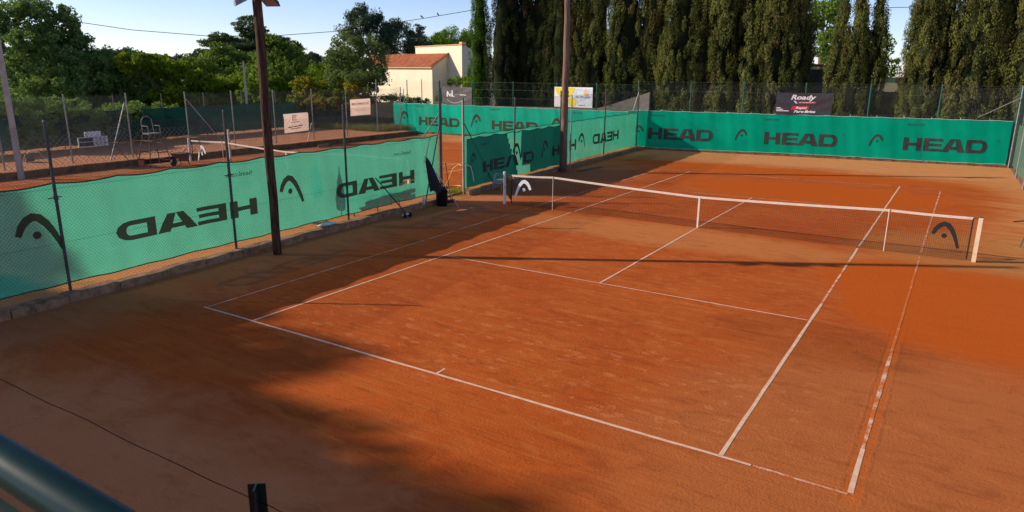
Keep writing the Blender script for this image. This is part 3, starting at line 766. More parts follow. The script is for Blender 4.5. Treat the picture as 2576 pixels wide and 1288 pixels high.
# screen behind neighbouring court
bs = thing('windscreen', 'bright turquoise green windscreen lettered HEAD behind the neighbouring court', 'windscreen', group='green windscreens with dark lettering')
FBs = Frame(BA, BB, -1, amp=0.04, ph=0.9, sag=0.04)
cloth('fabric', FBs, 0.1, bx_(-5.0), 0.12, 2.1, 'screen_back', bs, 0.15, 14, off=0.05, botf=lambda a: -0.03*math.sin(a*0.4))
hem('hem', FBs, 0.1, bx_(-5.0), lambda a: 2.1+FBs.dz(a), 0.012, 'hem_cord', bs, off=0.055)
for lx in (-20.6, -14.5, -8.4): put_quads('lettering', HEADQ, FBs, bx_(lx), 0.62, 3.5, 0.58, 'screen_print_brown', bs, 0.062)
for lx in (-22.35, -16.15, -10.15): put_quads('logo', LOGOQ, FBs, bx_(lx), 0.7, 0.78, 0.85, 'screen_print_brown', bs, 0.062)
for lx in (-20.9, -14.6, -8.7): put_text('small_lettering', 'head.com', FBs, bx_(lx), 1.85, 0.75, 0.11, 'screen_print', bs, 0.062)
# old dark screens round the third court
OA, OB = (-26.0, 2.0), (-28.5, 28.8)
old = thing('windscreen', 'old dark green windscreen half hidden under the trees along the third court', 'windscreen')
FO = Frame(OA, OB, -1, amp=0.08, ph=0.3, sag=0.08)
cloth('fabric', FO, 0, 26.9, 0.40, 2.15, 'screen_old', old, 0.3, 6)
for k in range(10):
    mb = MB(); mb.tube([FO(0.2+k*2.9, 0.2, -0.12), FO(0.2+k*2.9, 2.9, -0.12)], 0.03, 6); mb.build('post', 'galvanised_dark', old)
OC = (-23.0, 33.4)
old2 = thing('windscreen', 'faded dark green windscreen at the end of the third court behind dry grass', 'windscreen')
FO2 = Frame(OB, OC, -1, amp=0.08, ph=1.3, sag=0.08)
cloth('fabric', FO2, 0, FO2.L, 0.45, 2.1, 'screen_old', old2, 0.3, 6)
for k in range(4):
    mb = MB(); mb.tube([FO2(0.2+k*2.1, 0.2, -0.12), FO2(0.2+k*2.1, 3.0, -0.12)], 0.025, 6); mb.build('post', 'galvanised', old2)
# side screen at the right edge
sds = thing('windscreen', 'greyish green windscreen seen edge on along the right hand fence', 'windscreen')
FSs = Frame(SA, SB, 1, amp=0.05, ph=0.3, sag=0.05)
cloth('fabric', FSs, 2.3, 21, 0.30, 2.2, 'screen_side', sds, 0.3, 6, off=-0.06)

# ================================================================ banners
def banner(label, F, s0, s1, z0, z1, mat, zc=(0, 0, 0, 0), fold=0.03, off=0.08):
    t = thing('banner', label, 'banner')
    nx, nz = 24, 12; vs = []; fs = []
    W_, H_ = s1-s0, z1-z0
    def bulge(u, v):
        return fold*(math.sin(6.0*u+2.5*v)*0.5+math.sin(14*(u-v))*0.22*u+math.sin(9*(u+v*1.3))*0.25*(1-u))*math.sin(math.pi*min(1, max(0, v)))**0.5
    FF_ = Frame((0, 0), (1, 0)); 
    def Fb(a, z, o=0.0):
        u = (a-s0)/W_; v = (z-z0)/H_
        zz = z+(zc[0]*(1-u)*(1-v)+zc[1]*u*(1-v)+zc[2]*u*v+zc[3]*(1-u)*v)
        return F(a, zz, off+bulge(u, v)+o)
    for i in range(nx+1):
        for j in range(nz+1): vs.append(Fb(s0+W_*i/nx, z0+H_*j/nz))
    for i in range(nx):
        for j in range(nz): k = i*(nz+1)+j; fs.append((k, k+nz+1, k+nz+2, k+1))
    mb = MB(); mb.add(vs, fs); mb.build('sheet', mat, t, smooth=True)
    class FB_:
        def __call__(s, a, z, o=0.0): return Fb(a, z, o)
    return t, FB_()
P_ = 0.012
# black banner with white and red print
s0, s1 = fx(2.9), fx(5.6)
t, Q = banner('wrinkled black banner printed Roady over a red band, hung on the far fence', FF, s0, s1, 2.2, 3.34, 'banner_black', (0, 0.03, -0.02, -0.03), 0.05)
put_text('lettering', 'Roady', Q, s0+0.72, 2.90, 1.22, 0.34, 'print_white', t, P_, bold=0.035, shear=0.25)
mb = MB(); poly_patch(mb, Q, ((s0+0.98, 2.78), (s0+1.07, 2.78), (s0+0.95, 2.92), (s0+0.86, 2.92)), P_); mb.build('lettering_tail', 'print_white', t)
put_rect('red_band', Q, s0+1.08, s0+1.95, 2.79, 2.875, 'print_red', t, P_, 0.02)
put_text('small_lettering', 'ENTRETIEN AUTO', Q, s0+1.14, 2.81, 0.74, 0.045, 'print_white', t, P_+0.006, bold=0.02)
put_rect('red_band', Q, s0+0.78, s0+1.62, 2.44, 2.64, 'print_red', t, P_, 0.03)
put_text('lettering', 'Rapid', Q, s0+1.0, 2.46, 0.55, 0.155, 'print_white', t, P_+0.006, bold=0.04, shear=0.25)
put_text('lettering', 'Pare-Brise', Q, s0+0.92, 2.29, 1.05, 0.135, 'print_white', t, P_, bold=0.04, shear=0.25)
for k, (w, z) in enumerate(((0.22, 2.52), (0.33, 2.44), (0.62, 2.36))): put_rect('small_print', Q, s0+0.05, s0+0.05+w, z, z+0.04, 'print_white', t, P_)
# yellow and white banner
s0, s1 = bx_(-9.87), bx_(-7.3)
t, Q = banner('pale banner with big yellow dots and blue script behind the brown pole', FB, s0, s1, 2.22, 3.40, 'banner_white', (0, 0, 0, 0), 0.015)
put_rect('print', Q, s0+1.25, s0+2.5, 2.30, 3.30, 'print_pale_blue', t, P_*0.5)
mb = MB()
pts = [(s0+0.10, 3.38), (s0+1.42, 3.38)]
arc = [(s0+0.72+0.66*math.cos(a), 3.36-0.60*math.sin(a)) for a in [math.pi*k/14 for k in range(15)]]
mb.add([Q(a, z, P_) for a, z in arc], [tuple(range(15))]); mb.build('print', 'print_yellow', t)
put_blob('print', Q, s0+1.22, 2.53, 0.29, 0.29, 'print_yellow', t, P_)
put_text('lettering', 'de Ma-jolie', Q, s0+1.45, 2.72, 0.98, 0.2, 'print_blue', t, P_*1.6, shear=0.3)
put_blob('print', Q, s0+2.14, 3.02, 0.16, 0.10, 'print_orange', t, P_*1.6)
for k in range(5):
    a = math.pi*(0.2+0.15*k); mb = MB(); c0 = (s0+2.14, 3.02)
    p = lambda r_, da: (c0[0]+r_*1.2*math.cos(a+da), c0[1]+r_*math.sin(a+da))
    poly_patch(mb, Q, (p(.15, -.08), p(.15, .08), p(.26, .04), p(.26, -.04)), P_*1.6); mb.build('print', 'print_orange', t)
for (a, z) in ((0.42, 3.02), (0.86, 3.02), (0.42, 2.82), (0.86, 2.82)): put_rect('print', Q, s0+a, s0+a+0.12, z, z+0.15, 'print_dark', t, P_*2.2)
put_rect('small_print', Q, s0+1.7, s0+2.1, 2.33, 2.37, 'print_grey', t, P_*1.6)
# grey NL banner
s0, s1 = bx_(-18.5), bx_(-16.05)
t, Q = banner('slate grey banner with white NL letters and a swoosh in front of the house', FB, s0, s1, 2.12, 3.28, 'banner_grey', (0, 0, -0.04, 0), 0.04)
mb = MB()
for q in (((0.40, 2.62), (0.52, 2.62), (0.50, 2.98), (0.42, 2.98)), ((0.50, 2.84), (0.50, 2.96), (0.70, 2.68), (0.62, 2.66)), ((0.64, 2.64), (0.74, 2.64), (0.72, 2.84), (0.66, 2.84)), ((0.76, 2.63), (0.90, 2.63), (0.88, 3.05), (0.80, 3.05)), ((0.90, 2.63), (1.02, 2.63), (1.02, 2.68), (0.90, 2.69))):
    poly_patch(mb, Q, [(s0+a, z) for a, z in q], P_)
mb.build('lettering', 'print_white', t)
put_rect('small_print', Q, s0+0.98, s0+1.45, 2.76, 2.785, 'print_grey', t, P_); put_rect('small_print', Q, s0+1.46, s0+2.0, 2.74, 2.79, 'print_white', t, P_)
mb = MB()
cur = [(0.42+1.45*k/12, 2.46-0.26*math.sin(math.pi*(k/12)**0.8)) for k in range(13)]
for (a, z), (b, w) in zip(cur[:-1], cur[1:]): poly_patch(mb, Q, ((s0+a, z), (s0+b, w), (s0+b, w+0.02), (s0+a, z+0.02)), P_)
mb.build('swoosh', 'print_white', t)
put_text('small_lettering', 'CONSTRUCTION', Q, s0+0.8, 2.27, 0.6, 0.05, 'print_grey', t, P_)
# two peach banners on the side fence
s0, s1 = wy(24.92), wy(26.75)
t, Q = banner('square peach banner printed BRICOMARCHE in brown and red on the grey side fence', FW, s0, s1, 1.5, 2.5, 'banner_peach', (0, 0.02, 0.04, 0), 0.03, 0.05)
put_text('lettering', 'BRICO', Q, s0+0.13, 2.14, 0.66, 0.15, 'print_brown', t, P_, bold=0.02)
put_text('lettering', 'MARCHÉ', Q, s0+0.82, 2.14, 0.86, 0.19, 'print_salmon', t, P_, bold=0.02)
put_text('lettering', 'Pézenas', Q, s0+0.42, 1.78, 0.5, 0.1, 'print_salmon', t, P_); put_text('lettering', 'Drive', Q, s0+1.05, 1.78, 0.4, 0.1, 'print_salmon', t, P_)
s0, s1 = wy(19.6), wy(21.42)
t, Q = banner('peach banner with a CE emblem hung low on the side fence', FW, s0, s1, 0.86, 1.86, 'banner_peach', (-0.06, 0.0, 0.03, 0), 0.06, 0.05)
mb = MB()
for q in ((.66, .72, 1.48, 1.76), (.72, .82, 1.71, 1.76), (.72, .82, 1.48, 1.53), (.78, .92, 1.62, 1.665), (.78, .81, 1.57, 1.62)): poly_patch(mb, Q, ((s0+q[0], q[2]), (s0+q[1], q[2]), (s0+q[1], q[3]), (s0+q[0], q[3])), P_)
mb.build('emblem', 'print_brown', t)
put_rect('emblem', Q, s0+.86, s0+.97, 1.71, 1.76, 'print_salmon', t, P_); put_rect('emblem', Q, s0+.86, s0+.99, 1.49, 1.54, 'print_salmon', t, P_)
for (a, b, z, hh) in ((.5, 1.18, 1.38, .03), (.28, .62, 1.12, .055), (.68, .96, 1.13, .055), (1.02, 1.36, 1.15, .055), (.48, .8, 1.02, .045), (.84, 1.2, 1.03, .045)): put_rect('small_print', Q, s0+a, s0+b, z, z+hh, 'print_brown', t, P_)

# ================================================================ nets
def tennis_net(label, xs, y, zb, post_l, post_r, net_l, net_r, sticks, ctr, mats, pitch, r, logos):
    t = thing('tennis_net', label, 'tennis net', (0, y, zb))
    def top(x):
        K = [(net_l, 1.0), (sticks[0], 1.065), (ctr, 0.905), (sticks[1], 1.06), (net_r, 1.06)]
        for (a, za), (b, zb_) in zip(K[:-1], K[1:]):
            if a <= x <= b:
                u = (x-a)/(b-a)
                return za+(zb_-za)*u-0.012*math.sin(math.pi*u)
        return 1.0
    mb = MB(); x = net_l
    while x <= net_r:
        mb.tube([(x, 0, 0.02), (x, 0, top(x)-0.03)], r, 3, False); x += pitch
    rows = int(0.98/pitch)
    for k in range(rows+1):
        z = 0.02+k*pitch
        pts = [(lerp(net_l, net_r, i/40), 0.001, min(z, top(lerp(net_l, net_r, i/40))-0.03)) for i in range(41)]
        mb.tube(pts, r, 3, False)
    tag(mb.build('net_mesh', mats[0], t), kind='stuff')
    # headband
    mb = MB(); N = 60; vs = []; fs = []
    for i in range(N+1):
        x = lerp(net_l, net_r, i/N); z = top(x)
        vs += [(x, -0.012, z-0.058), (x, -0.014, z-0.005), (x, 0, z), (x, 0.014, z-0.005), (x, 0.012, z-0.058)]
    for i in range(N):
        for k in range(4): a = 5*i+k; fs.append((a, a+5, a+6, a+1))
    mb.add(vs, fs); mb.build('headband', mats[1], t)
    mb = MB(); mb.box((ctr, -0.016, 0.45), (0.05, 0.006, 0.90)); mb.box((ctr, 0.016, 0.45), (0.05, 0.006, 0.90)); mb.build('centre_strap', mats[1], t)
    for s_ in sticks:
        mb = MB(); mb.tube([(s_, -0.02, 0), (s_, -0.02, 1.07)], 0.011, 6); mb.build('singles_stick', mats[1], t)
    for x_, lean in ((net_l, 0.02), (net_r, 0.0)):
        mb = MB(); mb.tube([(x_-lean, 0, 0.05), (x_, 0, 0.5), (x_, 0, top(x_)-0.03)], 0.018, 5); mb.build('end_binding', 'net_cord', t)
    for p_, kind in ((post_l, mats[2]), (post_r, mats[3])):
        mb = MB()
        if kind == 'white_paint': mb.tube([(p_, 0, -0.05), (p_, 0, 1.06)], 0.046, 12)
        else: mb.box((p_, 0, 0.52), (0.085, 0.085, 1.10))
        o = mb.build('net_post', kind, t)
        mb = MB(); mb.box((p_, 0, 1.075), (0.09, 0.09, 0.02)) if kind != 'white_paint' else mb.tube([(p_, 0, 1.06), (p_, 0, 1.08)], [0.048, 0.03], 12)
        mb.build('post_cap', 'white_paint' if kind == 'white_paint' else 'rust_iron', o)
    mb = MB(); mb.tube([(post_l, 0, 1.0), (net_l, 0, top(net_l)-0.02)], 0.006, 4); mb.tube([(post_r, 0, 1.05), (net_r, 0, top(net_r)-0.03)], 0.006, 4); mb.build('cable', 'galvanised_dark', t)
    FNet = Frame((0, 0), (1, 0), -1)
    for (a, z0_, w, hh, m, mir) in logos:
        put_quads('logo', LOGOQ, FNet, a, z0_, w, hh, m, t, 0.022, mir, 0.3)
    return t
tennis_net('tennis net with white headband and head logos at both ends across the near court', None, 12.0, 0, -1.12, 12.1, -0.83, 11.95, (0.72, 10.2), 5.44,
    ('net_cord', 'tape_white', 'white_paint', 'cream_paint'), 0.045, 0.0024, [(-0.70, 0.28, 0.62, 0.60, 'print_white', False), (11.16, 0.28, 0.60, 0.62, 'print_dark', True)])
tennis_net('tennis net across the neighbouring court seen over the pale green screen', None, 12.3, 0.1, -18.72, -5.5, -18.5, -5.75, (-16.24, -7.8), -12.1,
    ('net_cord_far', 'tape_white', 'white_paint', 'cream_paint'), 0.08, 0.0016, [(-18.1, 0.1, 0.62, 0.72, 'print_white', False)])
mb = MB(); mb.tube([(-17.0, 13.2, 0.1), (-17.0, 13.2, 1.6)], 0.05, 6); 
tag(mb.build('short_post', 'post_cream'), 'short pale post standing just behind the net of the neighbouring court', 'post')
# net winder strap hanging at the left post
mb = MB(); mb.add([(-1.07, 12.0, 0.88), (-0.95, 12.0, 0.95), (-0.83, 12.0, 1.0), (-0.85, 12.0, 0.12), (-1.0, 12.0, 0.3)], [(0, 1, 2, 3, 4)])
tag(mb.build('loose_netting', 'screen_print_brown'), 'loose brown netting bunched between left post and net', 'netting')

# ================================================================ poles
def wood_pole(label, x, y, H, r0, r1, mat, lamps):
    t = thing('light_pole', label, 'pole', (x, y, 0))
    rr = random.Random(int(x*10)); pts = []; rs = []
    for k in range(13):
        z = -0.1+(H+0.1)*k/12; pts.append((rr.uniform(-.012, .012), rr.uniform(-.012, .012), z)); rs.append(lerp(r0, r1, k/12)*rr.uniform(.97, 1.03))
    mb = MB(); mb.tube(pts, rs, 14); mb.build('pole', mat, t, smooth=True)
    for z, yaws in lamps:
        mb = MB(); mb.box((0, 0, z+0.12), (0.9, 0.06, 0.08), Matrix.Rotation(R(32), 3, 'Z')); mb.build('crossarm', 'galvanised_dark', t)
        for sgn, yw in yaws:
            c = Matrix.Rotation(R(32), 3, 'Z') @ Vector((0.33*sgn, -0.12, 0))
            rot = Matrix.Rotation(R(yw), 3, 'Z') @ Matrix.Rotation(R(-28), 3, 'X')
            mb = MB(); mb.box((c.x, c.y, z), (0.34, 0.30, 0.10), rot, 0.75); f = mb.build('floodlight', 'black_plastic' if sgn > 0 else 'galvanised', t)
            mb = MB(); cc = Vector((c.x, c.y, z))+rot @ Vector((0, 0, -0.056)); mb.box(cc, (0.30, 0.26, 0.012), rot); mb.build('lamp_glass', 'lamp_glass', f)
            mb = MB(); mb.tube([(c.x, c.y, z+.03), (c.x*.9, c.y*.3, z+0.12)], 0.012, 5); mb.build('bracket', 'galvanised_dark', f)
    return t
wood_pole('dark weathered wooden floodlight pole standing in front of the pale green screen', -2.0, 3.35, 8.6, 0.098, 0.105, 'pole_dark', [(5.72, ((-1, 150), (1, 20))), (6.3, ((-1, 150), (1, 20)))])
wood_pole('tall brown wooden pole rising beside the dark double screen past the net', -3.2, 20.0, 9.5, 0.155, 0.11, 'pole_brown', [(8.9, ((-1, 150), (1, 20)))])
t = thing('steel_pole', 'thin pale steel tube standing right against the tall brown wooden pole', 'pole', (-3.05, 20.35, 0)); mb = MB(); mb.tube([(0, 0, 0.1), (0, 0, 3.3)], 0.028, 8); mb.build('tube', 'galvanised', t)
t = thing('concrete_pole', 'leaning grey concrete lamp pole at the left edge beside the third court', 'pole', (-19.0, 5.3, 0.1))
mb = MB(); mb.tube([(0, 0, -0.1), (-0.05, 0, 7.5)], [0.125, 0.09], 4); mb.build('shaft', 'concrete_pole', t)
mb = MB(); mb.box((-.05, 0, 7.5), (0.7, 0.12, 0.1)); mb.build('crossarm', 'galvanised_dark', t)
t = thing('concrete_pole', 'short grey concrete post rising from the vine covered hedge', 'pole', (-24.4, 22.0, 0))
t.location = (-31.3, 25.3, 0)
mb = MB(); mb.tube([(0, 0, 0), (0, 0, 4.85)], [0.11, 0.09], 4); mb.build('shaft', 'concrete_pole', t)

# ================================================================ courtside things
# folded parasol
t = thing('parasol', 'folded navy parasol with two metal poles leaning on the fence beside the gate', 'parasol', (-2.0, 10.55, 0))
tip = Vector((-0.25, -1.2, 1.72)); foot_ = Vector((0.02, 0.05, 0.0)); ax_ = (foot_-tip)
mb = MB(); N = 18; vs = [tuple(tip+Vector((0, 0, .03)))]; fs = []
rings = 7
for j in range(1, rings+1):
    u = j/rings; cpt = tip+ax_*(0.56*u)+Vector((-0.12*u, -0.26*u, -0.12*u*u))
    for k in range(N):
        a = 2*math.pi*k/N; rr_ = (0.04+0.18*u**0.8)*(1+0.22*math.sin(5*a+u*2))*(1+0.06*math.sin(11*a))
        vs.append((cpt.x+rr_*0.75*math.cos(a), cpt.y+rr_*math.sin(a), cpt.z+0.05*math.sin(3*a)*u))
for k in range(N): fs.append((0, 1+k, 1+(k+1) % N))
for j in range(rings-1):
    for k in range(N): a = 1+j*N+k; b = 1+j*N+(k+1) % N; fs.append((a, a+N, b+N, b))
mb.add(vs, fs); mb.build('canopy', 'navy_cloth', t, smooth=True)
for dx in (-0.035, 0.035):
    mb = MB(); mb.tube([tip+ax_*0.30+Vector((dx, -dx, 0)), foot_+Vector((dx, -dx, 0))], 0.017, 7); mb.build('pole', 'aluminium', t)
mb = MB(); mb.tube([tip+Vector((0, 0, .02)), tip-ax_*0.05], 0.015, 6); mb.build('finial', 'aluminium', t)
# bin
t = thing('waste_bin', 'black cylindrical bin on the kerb behind the folded parasol', 'bin', (-2.62, 10.55, 0))
mb = MB(); mb.lathe([(0.0, 0), (0.17, 0), (0.20, 0.55), (0.215, 0.56), (0.215, 0.60), (0.19, 0.60), (0.17, 0.1)], n=18); mb.build('tub', 'black_plastic', t, smooth=True)
t = thing('broom', 'thin dark broom standing by the bin in the gate opening', 'broom', (-2.75, 11.2, 0))
mb = MB(); mb.tube([(0, 0, 0.08), (-0.08, -0.15, 1.35)], 0.014, 6); mb.build('handle', 'wood_grey', t); mb = MB(); mb.box((0.0, 0, 0.05), (0.08, 0.35, 0.09)); mb.build('brush_head', 'black_plastic', t)
# line sweeper
t = thing('line_sweeper', 'small wheeled line sweeper with a long thin handle leaning at the kerb', 'sweeper', (-2.35, 8.45, 0))
mb = MB(); mb.tube([(0, 0, 0.12), (-0.45, -0.75, 1.22)], 0.016, 6); mb.tube([(-0.52, -0.70, 1.22), (-0.38, -0.80, 1.22)], 0.016, 6); mb.build('handle', 'black_plastic', t)
for dy in (-0.12, 0.12):
    mb = MB(); mb.tube([(0.05, dy-0.02, 0.07), (0.05, dy+0.02, 0.07)], 0.07, 12); mb.build('wheel', 'black_plastic', t)
mb = MB(); mb.tube([(0, -0.16, 0.09), (0, 0.16, 0.09)], 0.035, 8); mb.build('brush', 'plastic_white', t)
# bench behind screen
t = thing('bench', 'slatted bench on the neighbouring court showing dimly through the pale screen', 'bench', (-3.5, 8.3, 0.1))
for k in range(3):
    mb = MB(); mb.box((-0.14+0.14*k, 0, 0.45), (0.11, 2.5, 0.03)); mb.build('slat', 'wood_grey', t)
for k in range(2):
    mb = MB(); mb.box((-0.26, 0, 0.62+0.17*k), (0.03, 2.5, 0.12)); mb.build('slat', 'wood_grey', t)
for yy in (-1.0, 0, 1.0):
    mb = MB(); mb.tube([(0.15, yy, 0), (0.12, yy, 0.43)], 0.02, 6); mb.build('leg', 'green_metal', t)
    mb = MB(); mb.tube([(-0.2, yy, 0), (-0.28, yy, 0.9)], 0.02, 6); mb.build('leg', 'green_metal', t)
t = thing('parasol', 'dark folded parasol standing behind the pale screen beside the bench', 'parasol', (-3.55, 6.1, 0.1))
mb = MB(); mb.lathe([(0.02, 1.75), (0.10, 1.5), (0.17, 1.0), (0.15, 0.75), (0.02, 0.72)], n=12); mb.build('canopy', 'navy_cloth', t, smooth=True)
mb = MB(); mb.tube([(0, 0, 0), (0, 0, 1.9)], 0.02, 8); mb.build('pole', 'aluminium', t)
mb = MB(); mb.lathe([(0.0, 0), (0.25, 0), (0.25, 0.06), (0.04, 0.09), (0, 0.09)], n=14); mb.build('base', 'concrete', t)
# white chair
t = thing('plastic_chair', 'old white plastic chair on its side against the dark double screen', 'chair', (-3.05, 14.3, 0), rz=0.3); t.scale = (0.8, 0.8, 0.85)
mb = MB(); mb.box((0, 0.0, 0.50), (0.05, 0.34, 0.40), Matrix.Rotation(R(14), 3, 'X') @ Matrix.Rotation(R(10), 3, 'Y')); mb.build('backrest', 'plastic_grey', t)
mb = MB(); mb.box((0.18, 0.05, 0.33), (0.38, 0.36, 0.04), Matrix.Rotation(R(14), 3, 'X')); mb.build('seat', 'plastic_grey', t)
for sgn in (-1, 1):
    mb = MB(); mb.tube([(0.0, 0.16*sgn, 0.68), (0.16, 0.22*sgn+.12, 0.66), (0.34, 0.24*sgn+.14, 0.55), (0.36, 0.22*sgn+.1, 0.0)], 0.016, 6); mb.build('armrest', 'plastic_grey', t)
    mb = MB(); mb.tube([(0.02, 0.17*sgn, 0.33), (-0.05, 0.2*sgn, 0.0)], 0.016, 6); mb.build('leg', 'plastic_grey', t)
# hose
t = thing('hose', 'yellow garden hose looped over the gate opening onto the clay', 'hose', (0, 0, 0))
mb = MB(); c0 = Vector((-4.3, 13.1, 0.13)); pts = []
for k in range(26):
    a = k*0.5; pts.append((c0.x+0.42*math.cos(a)+0.02*k, c0.y+0.5*math.sin(a), 0.13+0.012*math.sin(k)))
mb.tube(pts, 0.014, 5)
mb.tube([(-4.2, 12.7, 0.12), (-4.1, 12.85, 0.45), (-4.0, 13.0, 0.85), (-3.75, 13.02, 1.02), (-3.45, 12.85, 1.0)], 0.014, 5)
mb.build('tube', 'hose_yellow', t, smooth=True)
t = thing('hose', 'pale hose end hung over the cream gate post', 'hose'); mb = MB()
mb.tube([(-3.32, 12.55, 1.05), (-3.25, 12.75, 1.08), (-3.18, 12.95, 1.0), (-3.15, 13.05, 0.7), (-3.15, 13.1, 0.45)], 0.018, 6); mb.build('tube', 'plastic_white', t)
t = thing('plank', 'loose dark wooden plank lying on the clay past the brown pole', 'plank', (-2.6, 21.5, 0)); mb = MB(); mb.box((0, 0, 0.035), (0.16, 1.9, 0.04), Matrix.Rotation(R(-6), 3, 'Z')); mb.build('board', 'wood_grey', t)
t = thing('plastic_bag', 'small crumpled red bag in the far left corner of the court', 'bag', (-4.05, 30.6, 0))
mb = MB(); mb.lathe([(0, 0.0), (0.22, 0.01), (0.28, 0.08), (0.17, 0.17), (0.05, 0.2), (0, 0.19)], n=9)
mb.v = [(x*(1+0.25*math.sin(7*y_+3*z)), y_*(1+0.2*math.sin(9*x)), z) for x, y_, z in mb.v]; mb.build('bag', 'red_plastic', t)
t = thing('plastic_bag', 'scrap of white plastic caught under the pale green screen', 'bag', (-2.85, 5.75, 0.16)); mb = MB()
mb.lathe([(0, 0.0), (0.1, 0.01), (0.13, 0.05), (0.05, 0.09), (0, 0.08)], n=9); mb.v = [(x*1.0, y_*2.6, z) for x, y_, z in mb.v]; mb.build('bag', 'plastic_white', t)
t = thing('bottle', 'small clear bottle standing on the kerb by the fence brace', 'bottle', (-2.72, 9.75, 0.15)); mb = MB(); mb.lathe([(0, 0), (0.045, 0), (0.045, 0.16), (0.02, 0.21), (0.02, 0.24), (0, 0.24)], n=10); mb.build('body', 'plastic_white', t, smooth=True)
# umpire chair
t = thing('umpire_chair', 'tall thin metal umpire chair beside the net of the neighbouring court', 'umpire chair', (-18.6, 10.5, 0.1))
LT = {}
for sx_ in (-1, 1):
    for sy_ in (-1, 1):
        mb = MB(); mb.tube([(0.48*sx_, 0.52*sy_, 0), (0.24*sx_, 0.26*sy_, 1.4)], 0.02, 6); mb.build('leg', 'rust_iron', t)
for z in (0.25, 0.62, 0.98):
    k = lerp(1, 0.5, z/1.4)
    for sx_ in (-1, 1):
        mb = MB(); mb.tube([(0.48*k*sx_, -0.52*k, z), (0.48*k*sx_, 0.52*k, z)], 0.014, 5); mb.build('rung', 'rust_iron', t)
    mb = MB(); mb.tube([(-0.48*k, 0.52*k, z), (0.48*k, 0.52*k, z)], 0.014, 5); mb.build('rung', 'rust_iron', t)
mb = MB(); mb.box((0, 0, 1.42), (0.50, 0.54, 0.05)); mb.build('seat', 'seat_pale', t)
mb = MB(); mb.tube([(-0.24, -0.26, 1.42), (-0.26, -0.26, 1.95), (-0.26, -0.15, 2.12), (-0.26, 0.05, 2.15), (-0.26, 0.22, 2.02), (-0.24, 0.26, 1.42)], 0.018, 6); mb.build('backrest', 'seat_pale', t)
for sy_ in (-1, 1):
    mb = MB(); mb.tube([(-0.24, 0.27*sy_, 1.75), (0.22, 0.27*sy_, 1.75), (0.24, 0.27*sy_, 1.42)], 0.018, 6); mb.build('armrest', 'seat_pale', t)
mb = MB(); mb.tube([(0.3, -0.25, 0.75), (0.62, -0.2, 0.62), (0.62, 0.5, 0.62)], 0.014, 5); mb.build('footrest', 'seat_pale', t)
# wheelbarrow
t = thing('wheelbarrow', 'small dark wheelbarrow parked between umpire chair and net post', 'wheelbarrow', (-17.9, 11.3, 0.1), rz=0.3)
t.scale = (0.95, 0.95, 0.95)
mb = MB(); mb.box((0, 0, 0.46), (0.62, 0.72, 0.22)); 
mb.v = [(x*(1.0 if z > .46 else 0.55), y_*(1.0 if z > .46 else 0.6), z) for x, y_, z in mb.v]; mb.build('tray', 'rust_iron', t)
for sx_ in (-1, 1):
    mb = MB(); mb.tube([(0.2*sx_, 0.12, 0.36), (0.24*sx_, 0.28, 0)], 0.02, 6); mb.build('leg', 'galvanised_dark', t)
    mb = MB(); mb.tube([(0.12*sx_, -0.5, 0.2), (0.24*sx_, 0.2, 0.38), (0.26*sx_, 0.75, 0.68)], 0.018, 6); mb.build('handle', 'galvanised_dark', t)
mb = MB(); mb.tube([(-0.04, -0.5, 0.18), (0.04, -0.5, 0.18)], 0.17, 14); mb.build('wheel', 'black_plastic', t)
# scoreboard
t = thing('scoreboard', 'white and black scoreboard with flip numbers hung on the side fence', 'scoreboard', (-20.22, 8.8, 0))
mb = MB(); mb.box((0, 0.0, 1.20), (0.04, 1.26, 0.42)); mb.build('board', 'plastic_white', t)
mb = MB(); mb.box((0.0, 0.02, 1.52), (0.035, 0.68, 0.22)); mb.build('header', 'banner_white', t)
for z in (1.11, 1.30):
    mb = MB(); mb.box((0.024, -0.30, z), (0.008, 0.58, 0.16)); mb.build('name_panel', 'banner_black', t)
FSc = Frame((0.022, 0), (0.022, 1), -1)
for i, (c, a) in enumerate((('7', .10), ('3', .27), ('2', .44))): put_text('number', c, FSc, a, 1.25, 0.07, 0.12, 'print_dark', t, 0.004, bold=0.01)
for i, (c, a) in enumerate((('5', .10), ('7', .27), ('4', .44))): put_text('number', c, FSc, a, 1.06, 0.07, 0.12, 'print_dark', t, 0.004, bold=0.01)
for i in range(4):
    mb = MB(); mb.box((0.020, -0.26, 1.45+0.045*i), (0.006, 0.12, 0.012)); mb.build('small_print', 'print_grey', t)
# things by the kerb on court two
t = thing('rake', 'wooden rake leaning on the kerb end near the umpire chair', 'rake', (-18.9, 9.55, 0.1)); mb = MB(); mb.tube([(0.1, 0.1, 0.03), (-0.35, -0.55, 1.3)], 0.016, 6); mb.build('handle', 'wood_grey', t); mb = MB(); mb.box((0.1, 0.1, 0.03), (0.08, 0.5, 0.05)); mb.build('rake_head', 'wood_grey', t)
t = thing('broom', 'reddish broom leaning against the end of the brown kerb', 'broom', (-18.85, 10.0, 0.1)); mb = MB(); mb.tube([(0, 0, 0.05), (-0.25, -0.15, 0.9)], 0.015, 6); mb.build('handle', 'rust_iron', t); mb = MB(); mb.box((0, 0, 0.14), (0.1, 0.2, 0.26)); mb.build('brush_head', 'print_salmon', t)
t = thing('folding_chair', 'small beige folding chair lying on the third court behind the concrete pole', 'chair', (-22.5, 7.2, 0.3)); mb = MB()
mb.box((0, 0, 0.2), (0.05, 0.42, 0.44), Matrix.Rotation(R(40), 3, 'Y')); mb.build('seat', 'seat_pale', t)
mb = MB(); mb.tube([(0.1, -0.25, 0), (-0.05, 0, 0.42), (0, 0.4, 0.40), (0.1, 0.62, 0.05)], 0.016, 6); mb.build('frame', 'plastic_white', t)
